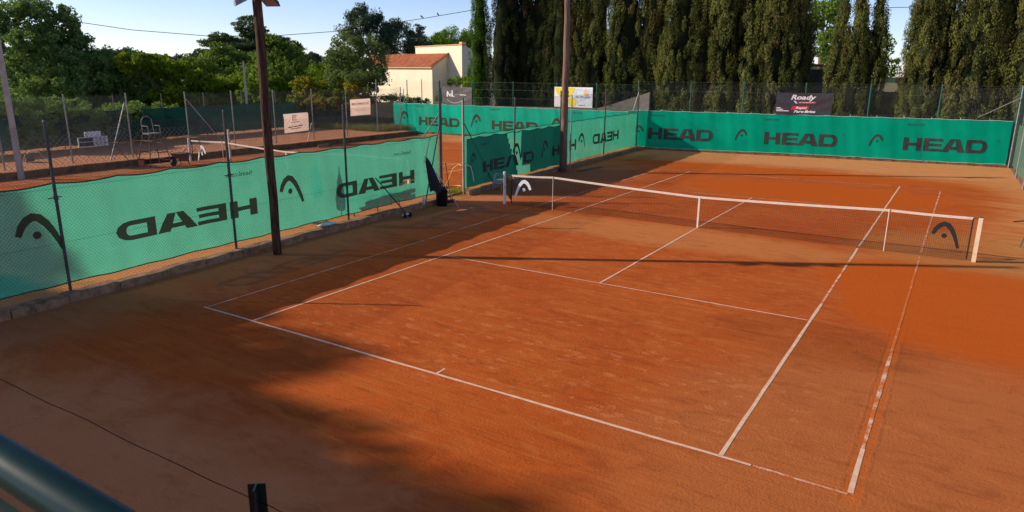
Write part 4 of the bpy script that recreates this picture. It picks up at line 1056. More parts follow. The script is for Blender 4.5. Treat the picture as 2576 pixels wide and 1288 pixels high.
t = thing('drag_bar', 'dark grooming bar lying by the far end of the brown kerb', 'grooming bar', (-18.6, 20.5, 0.1)); mb = MB(); mb.box((0, 0, 0.06), (0.12, 1.0, 0.07)); mb.build('beam', 'wood_grey', t)
for k in range(6):
    mb = MB(); mb.box((0, -0.42+0.17*k, 0.14), (0.1, 0.06, 0.08)); mb.build('tine', 'galvanised_dark', t)
# chair at right edge
t = thing('courtside_chair', 'dark green tubular chair cut off by the right edge near the net post', 'chair', (13.52, 14.45, 0), rz=-0.4)
for a, b in (((-0.35, -0.2, 0), (-0.25, 0.1, 0.95)), ((-0.35, 0.45, 0), (0.05, -0.25, 0.50)), ((0.3, -0.2, 0), (0.38, 0.1, 0.95)), ((0.3, 0.45, 0), (0.65, -0.25, 0.50))):
    mb = MB(); mb.tube([a, b], 0.014, 6); mb.build('leg', 'dark_green_iron', t)
mb = MB(); mb.box((0.15, 0.05, 0.46), (0.62, 0.42, 0.02)); mb.build('seat', 'dark_green_iron', t)
mb = MB(); mb.box((0.08, 0.12, 0.80), (0.62, 0.02, 0.28)); mb.build('backrest', 'dark_green_iron', t)
mb = MB(); mb.tube([(-0.62, -0.15, 0.62), (-0.28, -0.02, 0.70), (-0.1, 0.1, 0.74)], 0.016, 6); mb.build('armrest', 'dark_green_iron', t)

# ================================================================ terrace rail and near wire fence
t = thing('handrail', 'glossy dark green tubular terrace handrail crossing the bottom left corner', 'handrail', (10.4, -7.0, 2.75))
def rl(z, r, y, name='rail', n=16):
    mb = MB(); mb.tube([(-6.0, y, z), (3.2, y-0.02, z)], r, n); return mb.build(name, 'green_rail', t, smooth=True)
rl(1.012, 0.027, -0.062, 'top_rail'); rl(0.952, 0.006, -0.074, 'middle_rail', 8)
mb = MB(); mb.bx(-6, 3.2, -0.112, -0.100, 0.10, 0.985); mb.build('shade_panel', 'dark_green_iron', t)  # added dark sheet standing in for the black shade under the rail
for xx in (-5.2, -3.2, 2.4):
    mb = MB(); mb.tube([(xx, -0.06, -0.1), (xx, -0.06, 0.89)], 0.024, 10); mb.build('post', 'green_rail', t)
mb = MB(); Fr = Frame((-6, -0.085), (3.2, -0.095), 1); 
chain_link(mb, Fr, 0, 9.2, 0.05, 0.915, 0.05, 0.0015); tag(mb.build('wire_mesh', 'wire_green', t), kind='stuff')
mb = MB(); mb.bx(4.0, 15.0, -12.0, -6.98, 2.45, 2.68); tag(mb.build('terrace', 'concrete'), kind='structure')
t = thing('wire_fence', 'dark T shaped iron post with a single sagging wire below the terrace', 'fence', (9.29, -5.9, 0))
mb = MB(); mb.box((0, 0, 1.35), (0.068, 0.006, 2.72)); mb.box((0.0, -0.028, 1.35), (0.006, 0.05, 2.72))
mb.v = [tuple(Matrix.Rotation(R(38), 3, 'Z') @ Vector(v)) for v in mb.v]; mb.build('post', 'dark_green_iron', t)
mb = MB(); mb.box((0, 0, 1.35), (0.068, 0.006, 2.72)); mb.box((0.0, -0.028, 1.35), (0.006, 0.05, 2.72)); mb.v = [(v[0]-4.2, v[1], v[2]) for v in mb.v]; mb.build('post', 'dark_green_iron', t)
mb = MB(); pts = []
for k in range(31):
    u = k/30; x = -4.2+5.6*u; sag = 0.02*math.sin(math.pi*min(1, u*1.33)) if u < .75 else 0
    pts.append((x, -0.012+0.004*math.sin(k*1.7), 2.64-sag+0.004*math.sin(k*0.9)))
mb.tube(pts, 0.0026, 4); mb.build('wire', 'cable', t)

# ================================================================ overhead cables and birds
def cable(name, label, P, r):
    t = thing(name, label, 'cable'); mb = MB(); mb.tube(P, r, 4, False); mb.build('strand', 'cable', t)
cp = [(-29.2, 12.3, 6.75), (-27.5, 15.4, 6.3), (-25.14, 18.8, 6.06), (-22.9, 21.5, 6.2), (-20.58, 24.2, 6.53), (-17.06, 27.42, 7.32), (-14.61, 29.29, 7.86), (-11.5, 31.5, 8.15), (-8.22, 33.5, 8.25), (0, 37.0, 8.1), (6.66, 39.5, 7.95), (15, 42, 8.0)]
cable('overhead_cable', 'long sagging overhead cable crossing the sky behind the dark wooden pole', cp, 0.016)
cable('overhead_cable', 'thin straight cable low over the bright vine hedge', [(-30.5, 20.5, 4.85), (-29, 24.5, 4.75)], 0.012)
for i, (x, y, z, lab) in enumerate(((-17.06, 27.42, 7.345, 'dark bird perched on the cable nearer the grey green tree'), (-16.30, 28.02, 7.50, 'dark bird perched on the cable nearer the cypresses'))):
    t = thing('bird', lab, 'bird', (x, y, z), group='birds on the cable', rz=0.6+i)
    mb = MB(); mb.tube([(0.10, 0, 0.02), (0.03, 0, 0.05), (-0.04, 0, 0.10), (-0.065, 0, 0.145), (-0.08, 0, 0.16), (-0.105, 0, 0.155)], [0.012, 0.035, 0.045, 0.028, 0.024, 0.004], 8); mb.build('body', 'bird_dark', t, smooth=True)

# ================================================================ buildings and walls
t = thing('house', 'cream rendered house with a low tiled wing and a taller flat topped block', 'house', (-27.24, 41.05, 0), rz=R(-15))
mb = MB()   # wing: front wall z 4.6 rising to 5.67 at back
xw, yd = -12.0, 1.714
mb.add([(xw, 0, 0), (0, 0, 0), (0, yd, 0), (xw, yd, 0), (xw, 0, 4.6), (0, 0, 4.6), (0, yd, 5.62), (xw, yd, 5.62)], [(0, 1, 5, 4), (1, 2, 6, 5), (2, 3, 7, 6), (3, 0, 4, 7)])
mb.build('wall', 'render_wall', t)
mb = MB(); bw = 1.916
mb.add([(-4.79, yd, 0), (bw, yd, 0), (bw, yd+3.4, 0), (-4.79, yd+3.4, 0), (-4.79, yd, 6.34), (bw, yd, 6.40), (bw, yd+3.4, 5.4), (-4.79, yd+3.4, 5.4)], [(0, 1, 5, 4), (1, 2, 6, 5), (2, 3, 7, 6), (3, 0, 4, 7), (4, 5, 6, 7)])
mb.build('wall', 'render_wall', t)
mb = MB(); mb.add([(-4.85, yd-.06, 6.34), (bw+.06, yd-.06, 6.40), (bw+.06, yd+.3, 6.33), (-4.85, yd+.3, 6.27), (-4.85, yd-.06, 6.42), (bw+.06, yd-.06, 6.48), (bw+.06, yd+.3, 6.41), (-4.85, yd+.3, 6.35)], [(0, 3, 2, 1), (4, 5, 6, 7), (0, 1, 5, 4), (1, 2, 6, 5), (2, 3, 7, 6), (3, 0, 4, 7)]); mb.build('parapet_cap', 'stone_cap', t)
# roof: corrugated tiles, one rib each
sl_ = math.atan2(1.02, yd); nt = 60
roof = MB(); 
roof.add([(xw-.2, -.18, 4.57), (0.1, -.18, 4.57), (0.1, yd, 5.68), (xw-.2, yd, 5.68), (xw-.2, -.18, 4.49), (0.1, -.18, 4.49), (0.1, yd, 5.60), (xw-.2, yd, 5.60)], [(0, 1, 2, 3), (7, 6, 5, 4), (0, 4, 5, 1), (1, 5, 6, 2), (2, 6, 7, 3), (3, 7, 4, 0)])
ro = roof.build('roof', 'stone_cap', t)
mb = MB(); rr = random.Random(2)
for i in range(nt):
    x = xw-.1+(12.1)*i/nt
    for j in range(7):
        u0, u1 = j/7, (j+1.12)/7
        lift = 0.03+rr.uniform(-.006, .012)
        p0 = Vector((x, -.20+(yd+.18)*u0, 4.58+1.10*u0+lift+0.02)); p1 = Vector((x, -.20+(yd+.18)*min(u1, 1), 4.58+1.10*min(u1, 1)+lift))
        vs = []
        for p in (p0, p1):
            for a in (0, 60, 120, 180): vs.append((p.x+0.09*math.cos(R(a)), p.y, p.z+0.055*math.sin(R(a))))
        mb.add(vs, [(0, 1, 5, 4), (1, 2, 6, 5), (2, 3, 7, 6), (0, 3, 2, 1)])
tag(mb.build('roof_tiles', 'roof_tile', ro), kind='stuff')
mb = MB(); mb.tube([(0.10, -.2, 4.66), (0.10, yd, 5.76)], 0.07, 6); mb.build('verge', 'roof_tile', t)
mb = MB(); mb.box((0.75, yd+1.0, 6.45), (0.42, 0.42, 0.5)); mb.build('chimney', 'stone_cap', t)
mb = MB(); mb.box((bw+.01, yd+0.75, 4.1), (0.02, 0.28, 0.9)); f = mb.build('window', 'banner_grey', t)
mb = MB(); mb.box((bw+.02, yd+0.75, 4.1), (0.02, 0.20, 0.82)); mb.build('pane', 'lamp_glass', f)
# garden wall with sloping top
t = thing('garden_wall', 'brown grey wall with a rising sloped top behind the yellow banner', 'wall', (-12, 33.3, 0))
prof = [(-5.5, 1.95), (4.0, 2.1), (4.6, 2.25), (7.4, 3.15)]
mb = MB(); vs = []
for x, z in prof:
    for y_ in (0, 0.2): vs += [(x, y_, -0.05), (x, y_, z)]
fs = []
for i in range(len(prof)-1):
    a = 4*i; fs += [(a, a+4, a+5, a+1), (a+2, a+3, a+7, a+6), (a+1, a+5, a+7, a+3)]
fs += [(0, 1, 3, 2), (12, 14, 15, 13)]
mb.add(vs, fs); mb.build('wall', 'block_wall', t)
# long dark block wall behind the cypresses
t = thing('boundary_wall', 'shaded grey block wall running behind the trunks of the cypress row', 'wall', (4, 38.8, 0))
mb = MB(); mb.box((0, 0, 1.6), (26, 0.2, 3.3)); mb.build('wall', 'block_dark', t)
mb = MB(); rr = random.Random(8)
for j in range(16):
    for i in range(64):
        x = -12.9+i*0.41+(0.2 if j % 2 else 0); z = 0.06+j*0.205
        mb.box((x+.2, -0.105+rr.uniform(-.006, .006), z+.1), (0.395, 0.02, 0.19))
tag(mb.build('block', 'block_dark', t), kind='stuff')
# shed
t = thing('shed', 'grey block shed with an orange tiled edge between two groups of cypresses', 'shed', (4.2, 39.6, 0))
mb = MB(); mb.bx(-1.6, 1.9, 0, 2.5, 0, 4.55); mb.build('wall', 'block_dark', t)
bm_ = None; rr = random.Random(9)
for j in range(8):
    for i in range(8):
        mb = MB(); mb.box((-1.38+i*0.415+(0.2 if j % 2 else 0), -0.012, 2.95+j*0.21), (0.40, 0.03, 0.195))
        mb.build('block', 'block_wall', t)
mb = MB(); mb.add([(-1.75, -.15, 4.8), (2.1, -.15, 4.45), (2.1, 2.6, 4.45), (-1.75, 2.6, 4.8), (-1.75, -.15, 4.95), (2.1, -.15, 4.6), (2.1, 2.6, 4.6), (-1.75, 2.6, 4.95)], [(0, 3, 2, 1), (4, 5, 6, 7), (0, 1, 5, 4), (1, 2, 6, 5), (2, 3, 7, 6), (3, 0, 4, 7)]); mb.build('roof', 'roof_tile', t)

# ================================================================ vegetation
rng = np.random.default_rng(11)
def leaf_cloud(name, cen, nrm, size, aspect, mat, parent=None, tint=None, upbias=0.0):
    n = len(cen)
    q = nrm+rng.normal(0, 0.75, (n, 3)); q /= np.linalg.norm(q, axis=1)[:, None]+1e-9
    a = rng.normal(0, 1, (n, 3)); a[:, 2] += upbias
    u = a-(a*q).sum(1)[:, None]*q; u /= np.linalg.norm(u, axis=1)[:, None]+1e-9
    w = np.cross(q, u)
    sz = size*rng.uniform(0.6, 1.3, n)[:, None]
    v = np.empty((n, 4, 3))
    v[:, 0] = cen-u*sz*0.5; v[:, 2] = cen+u*sz*0.5
    v[:, 1] = cen+w*sz*aspect*0.5+q*sz*0.08-u*sz*0.06; v[:, 3] = cen-w*sz*aspect*0.5+q*sz*0.08-u*sz*0.06
    me = bpy.data.meshes.new(name)
    me.vertices.add(4*n); me.vertices.foreach_set('co', v.reshape(-1).astype(np.float32))
    me.loops.add(4*n); me.loops.foreach_set('vertex_index', np.arange(4*n, dtype=np.int32))
    me.polygons.add(n); me.polygons.foreach_set('loop_start', np.arange(0, 4*n, 4, dtype=np.int32))
    try: me.polygons.foreach_set('loop_total', np.full(n, 4, dtype=np.int32))
    except Exception: pass
    me.update(calc_edges=True)
    at = me.attributes.new('tint', 'FLOAT', 'FACE'); tt = rng.uniform(0, 1, n) if tint is None else tint
    at.data.foreach_set('value', tt.astype(np.float32))
    me.materials.append(MATS[mat])
    o = bpy.data.objects.new(name, me); link(o, parent)
    return o
def clumps_on(blobs, per_m2, rad):
    """secondary clumps over the surface of main ellipsoids"""
    out = []
    B = np.array([(b[0], b[1], b[2], b[3], b[3]*0.9, b[4]) for b in blobs])
    for b in B:
        area = 4*math.pi*((b[3]*b[4])**1.6/3+(b[3]*b[5])**1.6/3+(b[4]*b[5])**1.6/3)**(1/1.6)
        k = max(6, int(area*per_m2))
        d = rng.normal(0, 1, (k, 3)); d /= np.linalg.norm(d, axis=1)[:, None]
        r = rng.uniform(0.72, 1.08, k)[:, None]
        c = b[:3]+d*r*b[3:6]
        ok = np.ones(k, bool)
        for o in B:
            if o is b: continue
            ok &= (((c-o[:3])/o[3:6])**2).sum(1) > 0.35
        c = c[ok]; d = d[ok]
        rs = rad*rng.uniform(0.6, 1.35, len(c))
        out.append(np.column_stack([c, rs, rng.uniform(0, 1, len(c))]))
    return np.vstack(out)
def crown(name, blobs, mat, parent, per_m2=1.6, rad=0.42, leaves=90, size=0.2, aspect=0.55, flat=0.8, upbias=0.0, core=True, base=(0, 0, 0)):
    blobs = [(b[0]-base[0], b[1]-base[1], b[2]-base[2], b[3], b[4]) for b in blobs]
    cl = clumps_on(blobs, per_m2, rad)
    k = len(cl); idx = np.repeat(np.arange(k), leaves)
    d = rng.normal(0, 1, (len(idx), 3)); d /= np.linalg.norm(d, axis=1)[:, None]
    r = rng.uniform(0.25, 1.0, len(idx))**0.5
    c = cl[idx, :3]+d*np.column_stack([r, r, r*flat])*cl[idx, 3][:, None]
    tint = np.clip(cl[idx, 4]*0.6+rng.uniform(0, 0.4, len(idx)), 0, 1)
    nr = d.copy()
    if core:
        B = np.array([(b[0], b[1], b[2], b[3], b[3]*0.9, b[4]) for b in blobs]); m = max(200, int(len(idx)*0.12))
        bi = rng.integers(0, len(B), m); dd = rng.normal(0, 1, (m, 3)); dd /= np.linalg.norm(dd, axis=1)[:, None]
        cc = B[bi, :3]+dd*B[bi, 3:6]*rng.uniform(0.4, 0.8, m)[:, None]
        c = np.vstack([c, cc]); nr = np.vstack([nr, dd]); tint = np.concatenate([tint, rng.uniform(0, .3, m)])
    return leaf_cloud(name, c, nr, size, aspect, mat, parent, tint, upbias)
TB = {
 'fig':[(-31.7,11.2,6.49,1.46,1.25),(-31.2,12.4,6.74,1.27,1.02),(-30.8,13.3,6.38,1.08,1.08),(-30.6,11.2,4.67,2.29,1.67),(-29.7,13.2,4.71,1.50,1.29),(-29.4,11.4,3.27,2.70,1.04),(-28.4,13.6,3.89,1.71,1.07),(-30.4,14.0,5.88,0.44,0.55),(-28.7,9.5,2.35,1.38,0.79),(-28.7,10.7,2.01,1.63,0.71),(-28.9,12.5,1.81,1.71,0.85),(-28.5,9.8,1.17,1.20,0.60),(-29.8,15.1,2.78,1.36,0.91),(-29.1,13.4,1.13,1.31,0.77),(-31.1,10.2,3.66,0.83,1.24),(-29.3,15.1,1.46,1.13,0.91),(-31.0,12.8,5.12,1.30,0.86)],
 'shrub':[(-32.2,17.1,4.32,1.68,1.08),(-31.7,18.0,3.86,1.71,1.22),(-31.2,16.8,2.71,1.67,0.83),(-31.3,18.6,2.66,1.48,0.99),(-30.6,16.5,1.34,1.42,0.95),(-30.1,14.5,0.78,1.14,0.57),(-31.0,19.1,1.44,1.00,0.75),(-32.1,19.2,3.36,1.26,1.01)],
 'vine_g':[(-35.2,19.9,4.58,1.05,0.65),(-35.2,21.8,4.29,1.36,0.76),(-34.4,23.0,3.56,1.38,0.96),(-33.6,24.2,3.08,1.68,0.78),(-33.5,26.0,2.86,1.30,0.81),(-33.7,23.2,2.10,2.21,0.61),(-34.2,21.5,2.53,1.35,0.67),(-33.4,25.4,2.04,1.43,0.51),(-32.8,21.9,1.24,0.81,0.67)],
 'mid':[(-44.7,31.0,4.56,2.05,0.61),(-45.2,33.8,4.93,2.13,1.06),(-44.4,34.8,4.43,2.15,1.25),(-44.3,33.2,5.49,1.05,0.98),(-42.0,34.6,4.60,1.75,1.05),(-41.3,32.3,3.43,2.03,0.85)],
 'vine_r':[(-32.6,27.2,2.86,0.87,0.81),(-32.0,27.2,2.17,1.16,0.72),(-31.8,28.2,2.86,0.88,0.88),(-33.0,26.6,2.21,0.87,0.58),(-31.7,28.4,2.00,1.18,0.59)],
 'cedar':[(-63.4,51.1,9.38,1.64,1.25),(-62.9,51.8,8.48,1.45,0.87),(-65.3,48.7,7.88,1.91,0.57),(-66.1,47.6,7.30,1.24,0.43),(-63.9,50.4,7.19,2.90,0.58),(-66.2,47.3,6.39,1.24,0.29),(-62.5,52.2,7.80,2.19,0.68),(-61.2,53.8,7.47,2.21,0.59),(-60.3,54.9,6.83,1.58,0.49),(-64.7,49.4,6.11,3.38,0.48),(-61.7,53.2,5.94,2.95,0.59),(-59.7,55.5,5.75,0.70,0.70)],
 'round':[(-35.1,30.4,5.47,1.08,1.18),(-34.3,31.4,4.59,1.56,1.56),(-33.2,29.6,3.55,2.12,1.36),(-32.5,30.5,3.40,1.22,1.37),(-34.9,30.7,6.07,0.62,0.56),(-32.8,30.1,2.36,1.53,1.07),(-33.8,32.0,5.05,0.78,0.94)],
 'sbright':[(-37.4,37.0,4.30,0.63,0.70),(-36.8,37.7,4.07,0.77,0.87),(-35.6,36.0,3.49,1.36,0.68)],
 'vine_o':[(-31.2,31.2,2.82,1.37,0.76),(-29.8,32.6,2.83,1.85,0.77),(-28.4,33.3,2.54,1.54,0.77),(-30.9,30.7,1.86,1.82,0.55),(-28.7,32.3,1.87,1.83,0.55),(-27.8,33.9,2.15,0.77,0.46)],
 'grey':[(-33.7,38.0,6.13,1.53,1.36),(-32.6,39.0,5.33,1.71,1.54),(-33.3,37.0,4.65,1.68,1.51),(-31.4,37.4,3.69,1.67,1.00),(-34.5,37.2,5.95,0.74,1.01),(-31.3,38.9,4.02,0.81,0.95),(-31.7,35.8,3.38,1.96,0.82),(-33.1,35.7,4.32,0.82,1.32)],
 'spruce':[(-47.4,57.9,7.7,1.5,1.3),(-49.3,56.3,10.9,0.5,0.9),(-50.3,55.2,9.9,0.4,0.8),(-48.3,57.4,9.9,0.45,0.9),(-47.6,59.9,9.4,0.4,0.8),(-49.4,56.2,9.53,1.67,1.58),(-50.5,55.1,8.83,1.21,1.39),(-48.4,57.1,8.44,1.87,1.68),(-47.8,60.3,7.66,2.17,2.02),(-48.7,59.5,8.33,1.06,1.34),(-46.4,61.5,6.76,1.45,1.36)],
 'cedar2':[(-50.9,68.2,9.51,0.73,0.73),(-51.1,68.0,8.35,1.47,0.74),(-51.1,68.0,7.34,1.85,0.63),(-50.5,68.5,6.84,2.11,0.63)],
 'pine':[(-51.6,76.6,8.81,2.72,1.36),(-53.2,75.3,8.25,1.70,0.91),(-50.2,77.6,8.45,1.48,1.13),(-51.6,76.5,7.62,2.84,0.68)],
 'droundt':[(-99.4,93.7,6.63,1.42,0.95)],
 'bushfig':[(-21.9,37.6,3.59,0.80,0.37),(-20.1,36.4,3.33,0.53,0.47)],
 'hedge':[(-27.2,35.8,2.2,1.26,0.25),(-24.6,35.4,2.0,1.23,0.2),(-21.7,35.2,2.4,0.59,0.3)],
 'bback':[(1.5,53.8,8.03,1.11,1.84),(2.1,51.9,6.05,1.02,1.35),(0.9,55.7,9.51,1.10,0.95)],
 'bbush':[(6.1,49.3,5.81,0.72,0.94),(6.5,49.4,4.88,0.77,0.83)],

}
def push(key, k):
    TB[key] = [(CAM.x+(b[0]-CAM.x)*k, CAM.y+(b[1]-CAM.y)*k, 4.27+(b[2]-4.27)*k, b[3]*k, b[4]*k) for b in TB[key]]
TB['low'] = [b for b in TB['fig'] if b[2] < 2.4 and b[0] > -29.6]+[b for b in TB['shrub'] if b[2] < 1.5]
TB['fig'] = [b for b in TB['fig'] if b[2] > 1.5]
push('fig', 1.36); push('shrub', 1.24); push('vine_g', 1.08); push('grey', 0.895); push('vine_o', 0.95); push('low', 0.965)
def trunk_to(parent, base, top, r0, name='trunk', limbs=()):
    mb = MB(); b = Vector(base); tp = Vector(top); pts = []; rs = []
    for k in range(6):
        u = k/5; pts.append(b.lerp(tp, u)+Vector((0.12*math.sin(3*u+r0*9), 0.1*math.sin(4*u), 0))*u); rs.append(r0*(1-0.6*u))
    mb.tube(pts, rs, 8)
    for l in limbs:
        l = Vector(l); s_ = b.lerp(tp, 0.45); mid = s_.lerp(l, 0.5)+Vector((0, 0, 0.2)); mb.tube([s_, mid, l], [r0*0.5, r0*0.32, r0*0.12], 6)
    return mb.build(name, 'bark', parent, smooth=True)
def tree(name, label, cat, key, mat, tr=0.14, group=None, **kw):
    bl = TB[key]; w = np.array([b[3]*b[4] for b in bl]); P = np.array([b[:3] for b in bl]); c = (P*w[:, None]).sum(0)/w.sum()
    base = (float(c[0]), float(c[1]), 0.0)
    t = thing(name, label, cat, base, group)
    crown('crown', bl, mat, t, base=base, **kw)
    if tr:
        tops = sorted(bl, key=lambda b: -b[2])
        trunk_to(t, (0, 0, -0.1), (tops[0][0]-base[0], tops[0][1]-base[1], tops[0][2]-0.3*tops[0][4]), tr,
                 limbs=[(b[0]-base[0], b[1]-base[1], b[2]) for b in bl[:7]])
    return t
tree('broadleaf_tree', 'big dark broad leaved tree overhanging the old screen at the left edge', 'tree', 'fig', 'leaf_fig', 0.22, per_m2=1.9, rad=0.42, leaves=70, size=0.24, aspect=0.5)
tree('shrub', 'dense dark green thicket right of the big broad leaved tree', 'shrub', 'shrub', 'leaf_fig', 0.08, per_m2=1.8, rad=0.4, leaves=70, size=0.22, aspect=0.4)
tree('shrub', 'low dark bushes pushing over the old dark screen at the left', 'shrub', 'low', 'leaf_fig', 0.05, per_m2=2.2, rad=0.34, leaves=70, size=0.2, aspect=0.45)
tree('vine_hedge', 'bright yellow green vine covered hedge above the old dark screen', 'hedge', 'vine_g', 'leaf_vine', 0.06, per_m2=2.0, rad=0.38, leaves=60, size=0.22, aspect=0.8)
tree('shrub', 'mid green bushes below the flat topped cedar', 'shrub', 'mid', 'leaf_mid', 0.08, per_m2=1.3, rad=0.5, leaves=60, size=0.25)
tree('vine_hedge', 'clump of bright vines hanging right behind the dark wooden pole', 'hedge', 'vine_r', 'leaf_bright', 0.05, per_m2=2.0, rad=0.36, leaves=60, size=0.22, aspect=0.8)
tree('cedar_tree', 'large layered cedar with flat spreading boughs against the sky', 'tree', 'cedar', 'leaf_cedar', 0.45, per_m2=1.1, rad=0.6, leaves=75, size=0.32, aspect=0.4, flat=0.35)
tree('broadleaf_tree', 'rounded dark tree with a bright sunlit edge just right of the dark wooden pole', 'tree', 'round', 'leaf_mid', 0.2, per_m2=1.6, rad=0.5, leaves=60, size=0.26)
tree('broadleaf_tree', 'small bright green sapling between the rounded tree and the grey green tree', 'tree', 'sbright', 'leaf_bright', 0.06, per_m2=2.2, rad=0.36, leaves=50, size=0.2)
tree('vine_hedge', 'vine hedge turning orange along the end of the third court', 'hedge', 'vine_o', 'leaf_vine_orange', 0.06, per_m2=1.9, rad=0.4, leaves=60, size=0.2, aspect=0.8)
tree('broadleaf_tree', 'grey green bushy tree standing left of the cream house', 'tree', 'grey', 'leaf_grey', 0.2, per_m2=1.7, rad=0.46, leaves=60, size=0.22, aspect=0.45)
tree('spruce_tree', 'dark bluish conifers with spiky tops behind the grey green tree', 'tree', 'spruce', 'leaf_spruce', 0.35, per_m2=0.9, rad=0.75, leaves=80, size=0.36, aspect=0.3, upbias=1.5)
tree('cedar_tree', 'small dark cedar with a drooping top behind the house roof', 'tree', 'cedar2', 'leaf_spruce', 0.3, per_m2=1.2, rad=0.55, leaves=60, size=0.32, aspect=0.35, flat=0.4)
tree('umbrella_pine', 'bright green umbrella pine rising behind the tall house block', 'tree', 'pine', 'leaf_pine', 0.3, per_m2=1.0, rad=0.7, leaves=90, size=0.32, aspect=0.3, upbias=1.0)
tree('broadleaf_tree', 'tiny distant round tree on the horizon', 'tree', 'droundt', 'leaf_far', 0.2, per_m2=1.5, rad=0.6, leaves=60, size=0.35)
tree('shrub', 'pale leafy bush above the slate grey banner', 'shrub', 'bushfig', 'leaf_bright', 0.05, per_m2=3, rad=0.25, leaves=40, size=0.18)
tree('hedge', 'low clipped hedge at the foot of the cream house', 'hedge', 'hedge', 'leaf_mid', 0, per_m2=3, rad=0.25, leaves=50, size=0.13)
tree('broadleaf_tree', 'light green tree seen through the gap above the block shed', 'tree', 'bback', 'leaf_mid', 0.25, per_m2=1.6, rad=0.5, leaves=60, size=0.26)
tree('broadleaf_tree', 'small bright green tree in the sky gap right of the twin cypress', 'tree', 'bbush', 'leaf_bright', 0.12, per_m2=2, rad=0.4, leaves=55, size=0.2)
# scrub filling behind the hedges, and far wood
def at_dir(u_, D): 
    a = yaw+math.atan((u_-1288)/1767.2); return CAM.x+D*math.sin(a), CAM.y+D*math.cos(a)
bl = []
for u_ in range(180, 1010, 42):
    x, y = at_dir(u_, 76); bl.append((x, y, 1.8, 2.2, 2.4+0.5*math.sin(u_)))
o = crown('scrub', bl, 'leaf_mid', None, per_m2=0.7, rad=0.6, leaves=50, size=0.34); tag(o, 'continuous green scrub behind the hedges and court screens', 'scrub', kind='stuff')
bl = []
for u_ in range(-60, 1300, 60):
    x, y = at_dir(u_, 230); bl.append((x, y, 4.5, 7.5, 3.6+1.2*math.sin(u_*1.7)))
o = crown('distant_woods', bl, 'leaf_far', None, per_m2=0.25, rad=1.3, leaves=40, size=0.9); tag(o, 'far belt of woodland along the horizon', 'woods', kind='stuff')
# dry grass at the end of the third court
n = 16000; gx = rng.uniform(-28.2, -21.2, n); gy = 31.3+rng.uniform(-3.6, 1.6, n)+0.1*(gx+23)
ok = (gy > 27.6+0.5*np.sin(gx*2)) ; gx, gy = gx[ok], gy[ok]; gz_ = 0.32+rng.uniform(0, 0.35, len(gx))*rng.uniform(0.3, 1, len(gx))
o = leaf_cloud('grass', np.column_stack([gx, gy, gz_]), np.tile([0, 0.3, 0.4], (len(gx), 1)), 0.28, 0.12, 'dry_grass', None, None, 3.0); tag(o, 'dry yellow grass at the foot of the faded screen', 'grass', kind='stuff')
n = 9000; s_ = rng.uniform(0, 1, n); gx = -19.8+s_*34; gy = np.where(gx < -4.5, 31.35, 31.3+(gx+4.5)*0.157)+rng.normal(0.35, 0.22, n); gz_ = rng.uniform(0.0, 0.16, n)
o = leaf_cloud('weeds', np.column_stack([gx, gy, gz_]), np.tile([0, 0.3, 0.4], (n, 1)), 0.16, 0.14, 'dry_grass', None, None, 3.0); tag(o, 'weeds along the foot of the far fences', 'weeds', kind='stuff')
n = 500; c_ = rng.normal(0, 1, (n, 3))*np.array([0.14, 0.2, 0.03])+np.array([-3.55, 12.35, 0.13])
o = leaf_cloud('weeds', c_, np.tile([0, 0, 1.0], (n, 1)), 0.07, 0.4, 'leaf_bright', None, None, 1.0); tag(o, 'small green weed tuft at the foot of the gate post', 'weeds', kind='stuff')

# ---- cypresses
def cypress_mesh(spires, nleaf, mat, size=0.17, low=1.1):
    """spires: (x, y, radius, height); returns mesh"""
    cs = []; W = sum(s[2]*s[3] for s in spires)
    for (x, y, r, hgt) in spires:
        k = int(430*s_frac(r, hgt, W)); k = max(k, 110)
        t = rng.uniform(0, 1, k)**0.85
        prof = np.clip((t/0.12)**0.5, 0.45, 1)*np.clip((1-t)/0.50, 0.0, 1)**0.60
        a = rng.uniform(0, 2*np.pi, k)
        rad = r*prof*rng.uniform(0.80, 1.04, k)*(1+0.13*np.sin(4*a+x*5+1.5*t)+0.05*np.sin(5*t*6+a))
        z = low+(hgt-low)*t
        cs.append(np.column_stack([x+rad*np.cos(a), y+rad*np.sin(a), z, np.full(k, 0.13)+0.08*rng.random(k), 0.32+0.30*rng.random(k), rng.random(k), np.cos(a), np.sin(a)]))
    cs = np.vstack(cs); m = nleaf//len(cs); idx = np.repeat(np.arange(len(cs)), m)
    d = rng.normal(0, 1, (len(idx), 3)); d /= np.linalg.norm(d, axis=1)[:, None]; r = rng.uniform(0.2, 1, len(idx))**0.5
    c = cs[idx, :3]+np.column_stack([d[:, 0]*r*cs[idx, 3], d[:, 1]*r*cs[idx, 3], d[:, 2]*r*cs[idx, 4]])
    tint = np.clip(cs[idx, 5]*0.6+rng.uniform(0, .45, len(idx)), 0, 1)
    nr = np.column_stack([cs[idx, 6], cs[idx, 7], np.full(len(idx), 0.2)])+d*0.5
    # inner dark fill
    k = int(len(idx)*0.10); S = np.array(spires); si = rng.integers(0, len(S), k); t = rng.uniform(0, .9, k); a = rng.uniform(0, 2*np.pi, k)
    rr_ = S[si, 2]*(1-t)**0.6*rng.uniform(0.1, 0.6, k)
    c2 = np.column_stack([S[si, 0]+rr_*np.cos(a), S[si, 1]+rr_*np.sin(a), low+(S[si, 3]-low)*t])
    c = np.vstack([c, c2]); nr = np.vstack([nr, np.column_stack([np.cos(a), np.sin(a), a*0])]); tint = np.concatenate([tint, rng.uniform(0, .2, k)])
    return c, nr, tint
def s_frac(r, hgt, W): return r*hgt/W
protos = []
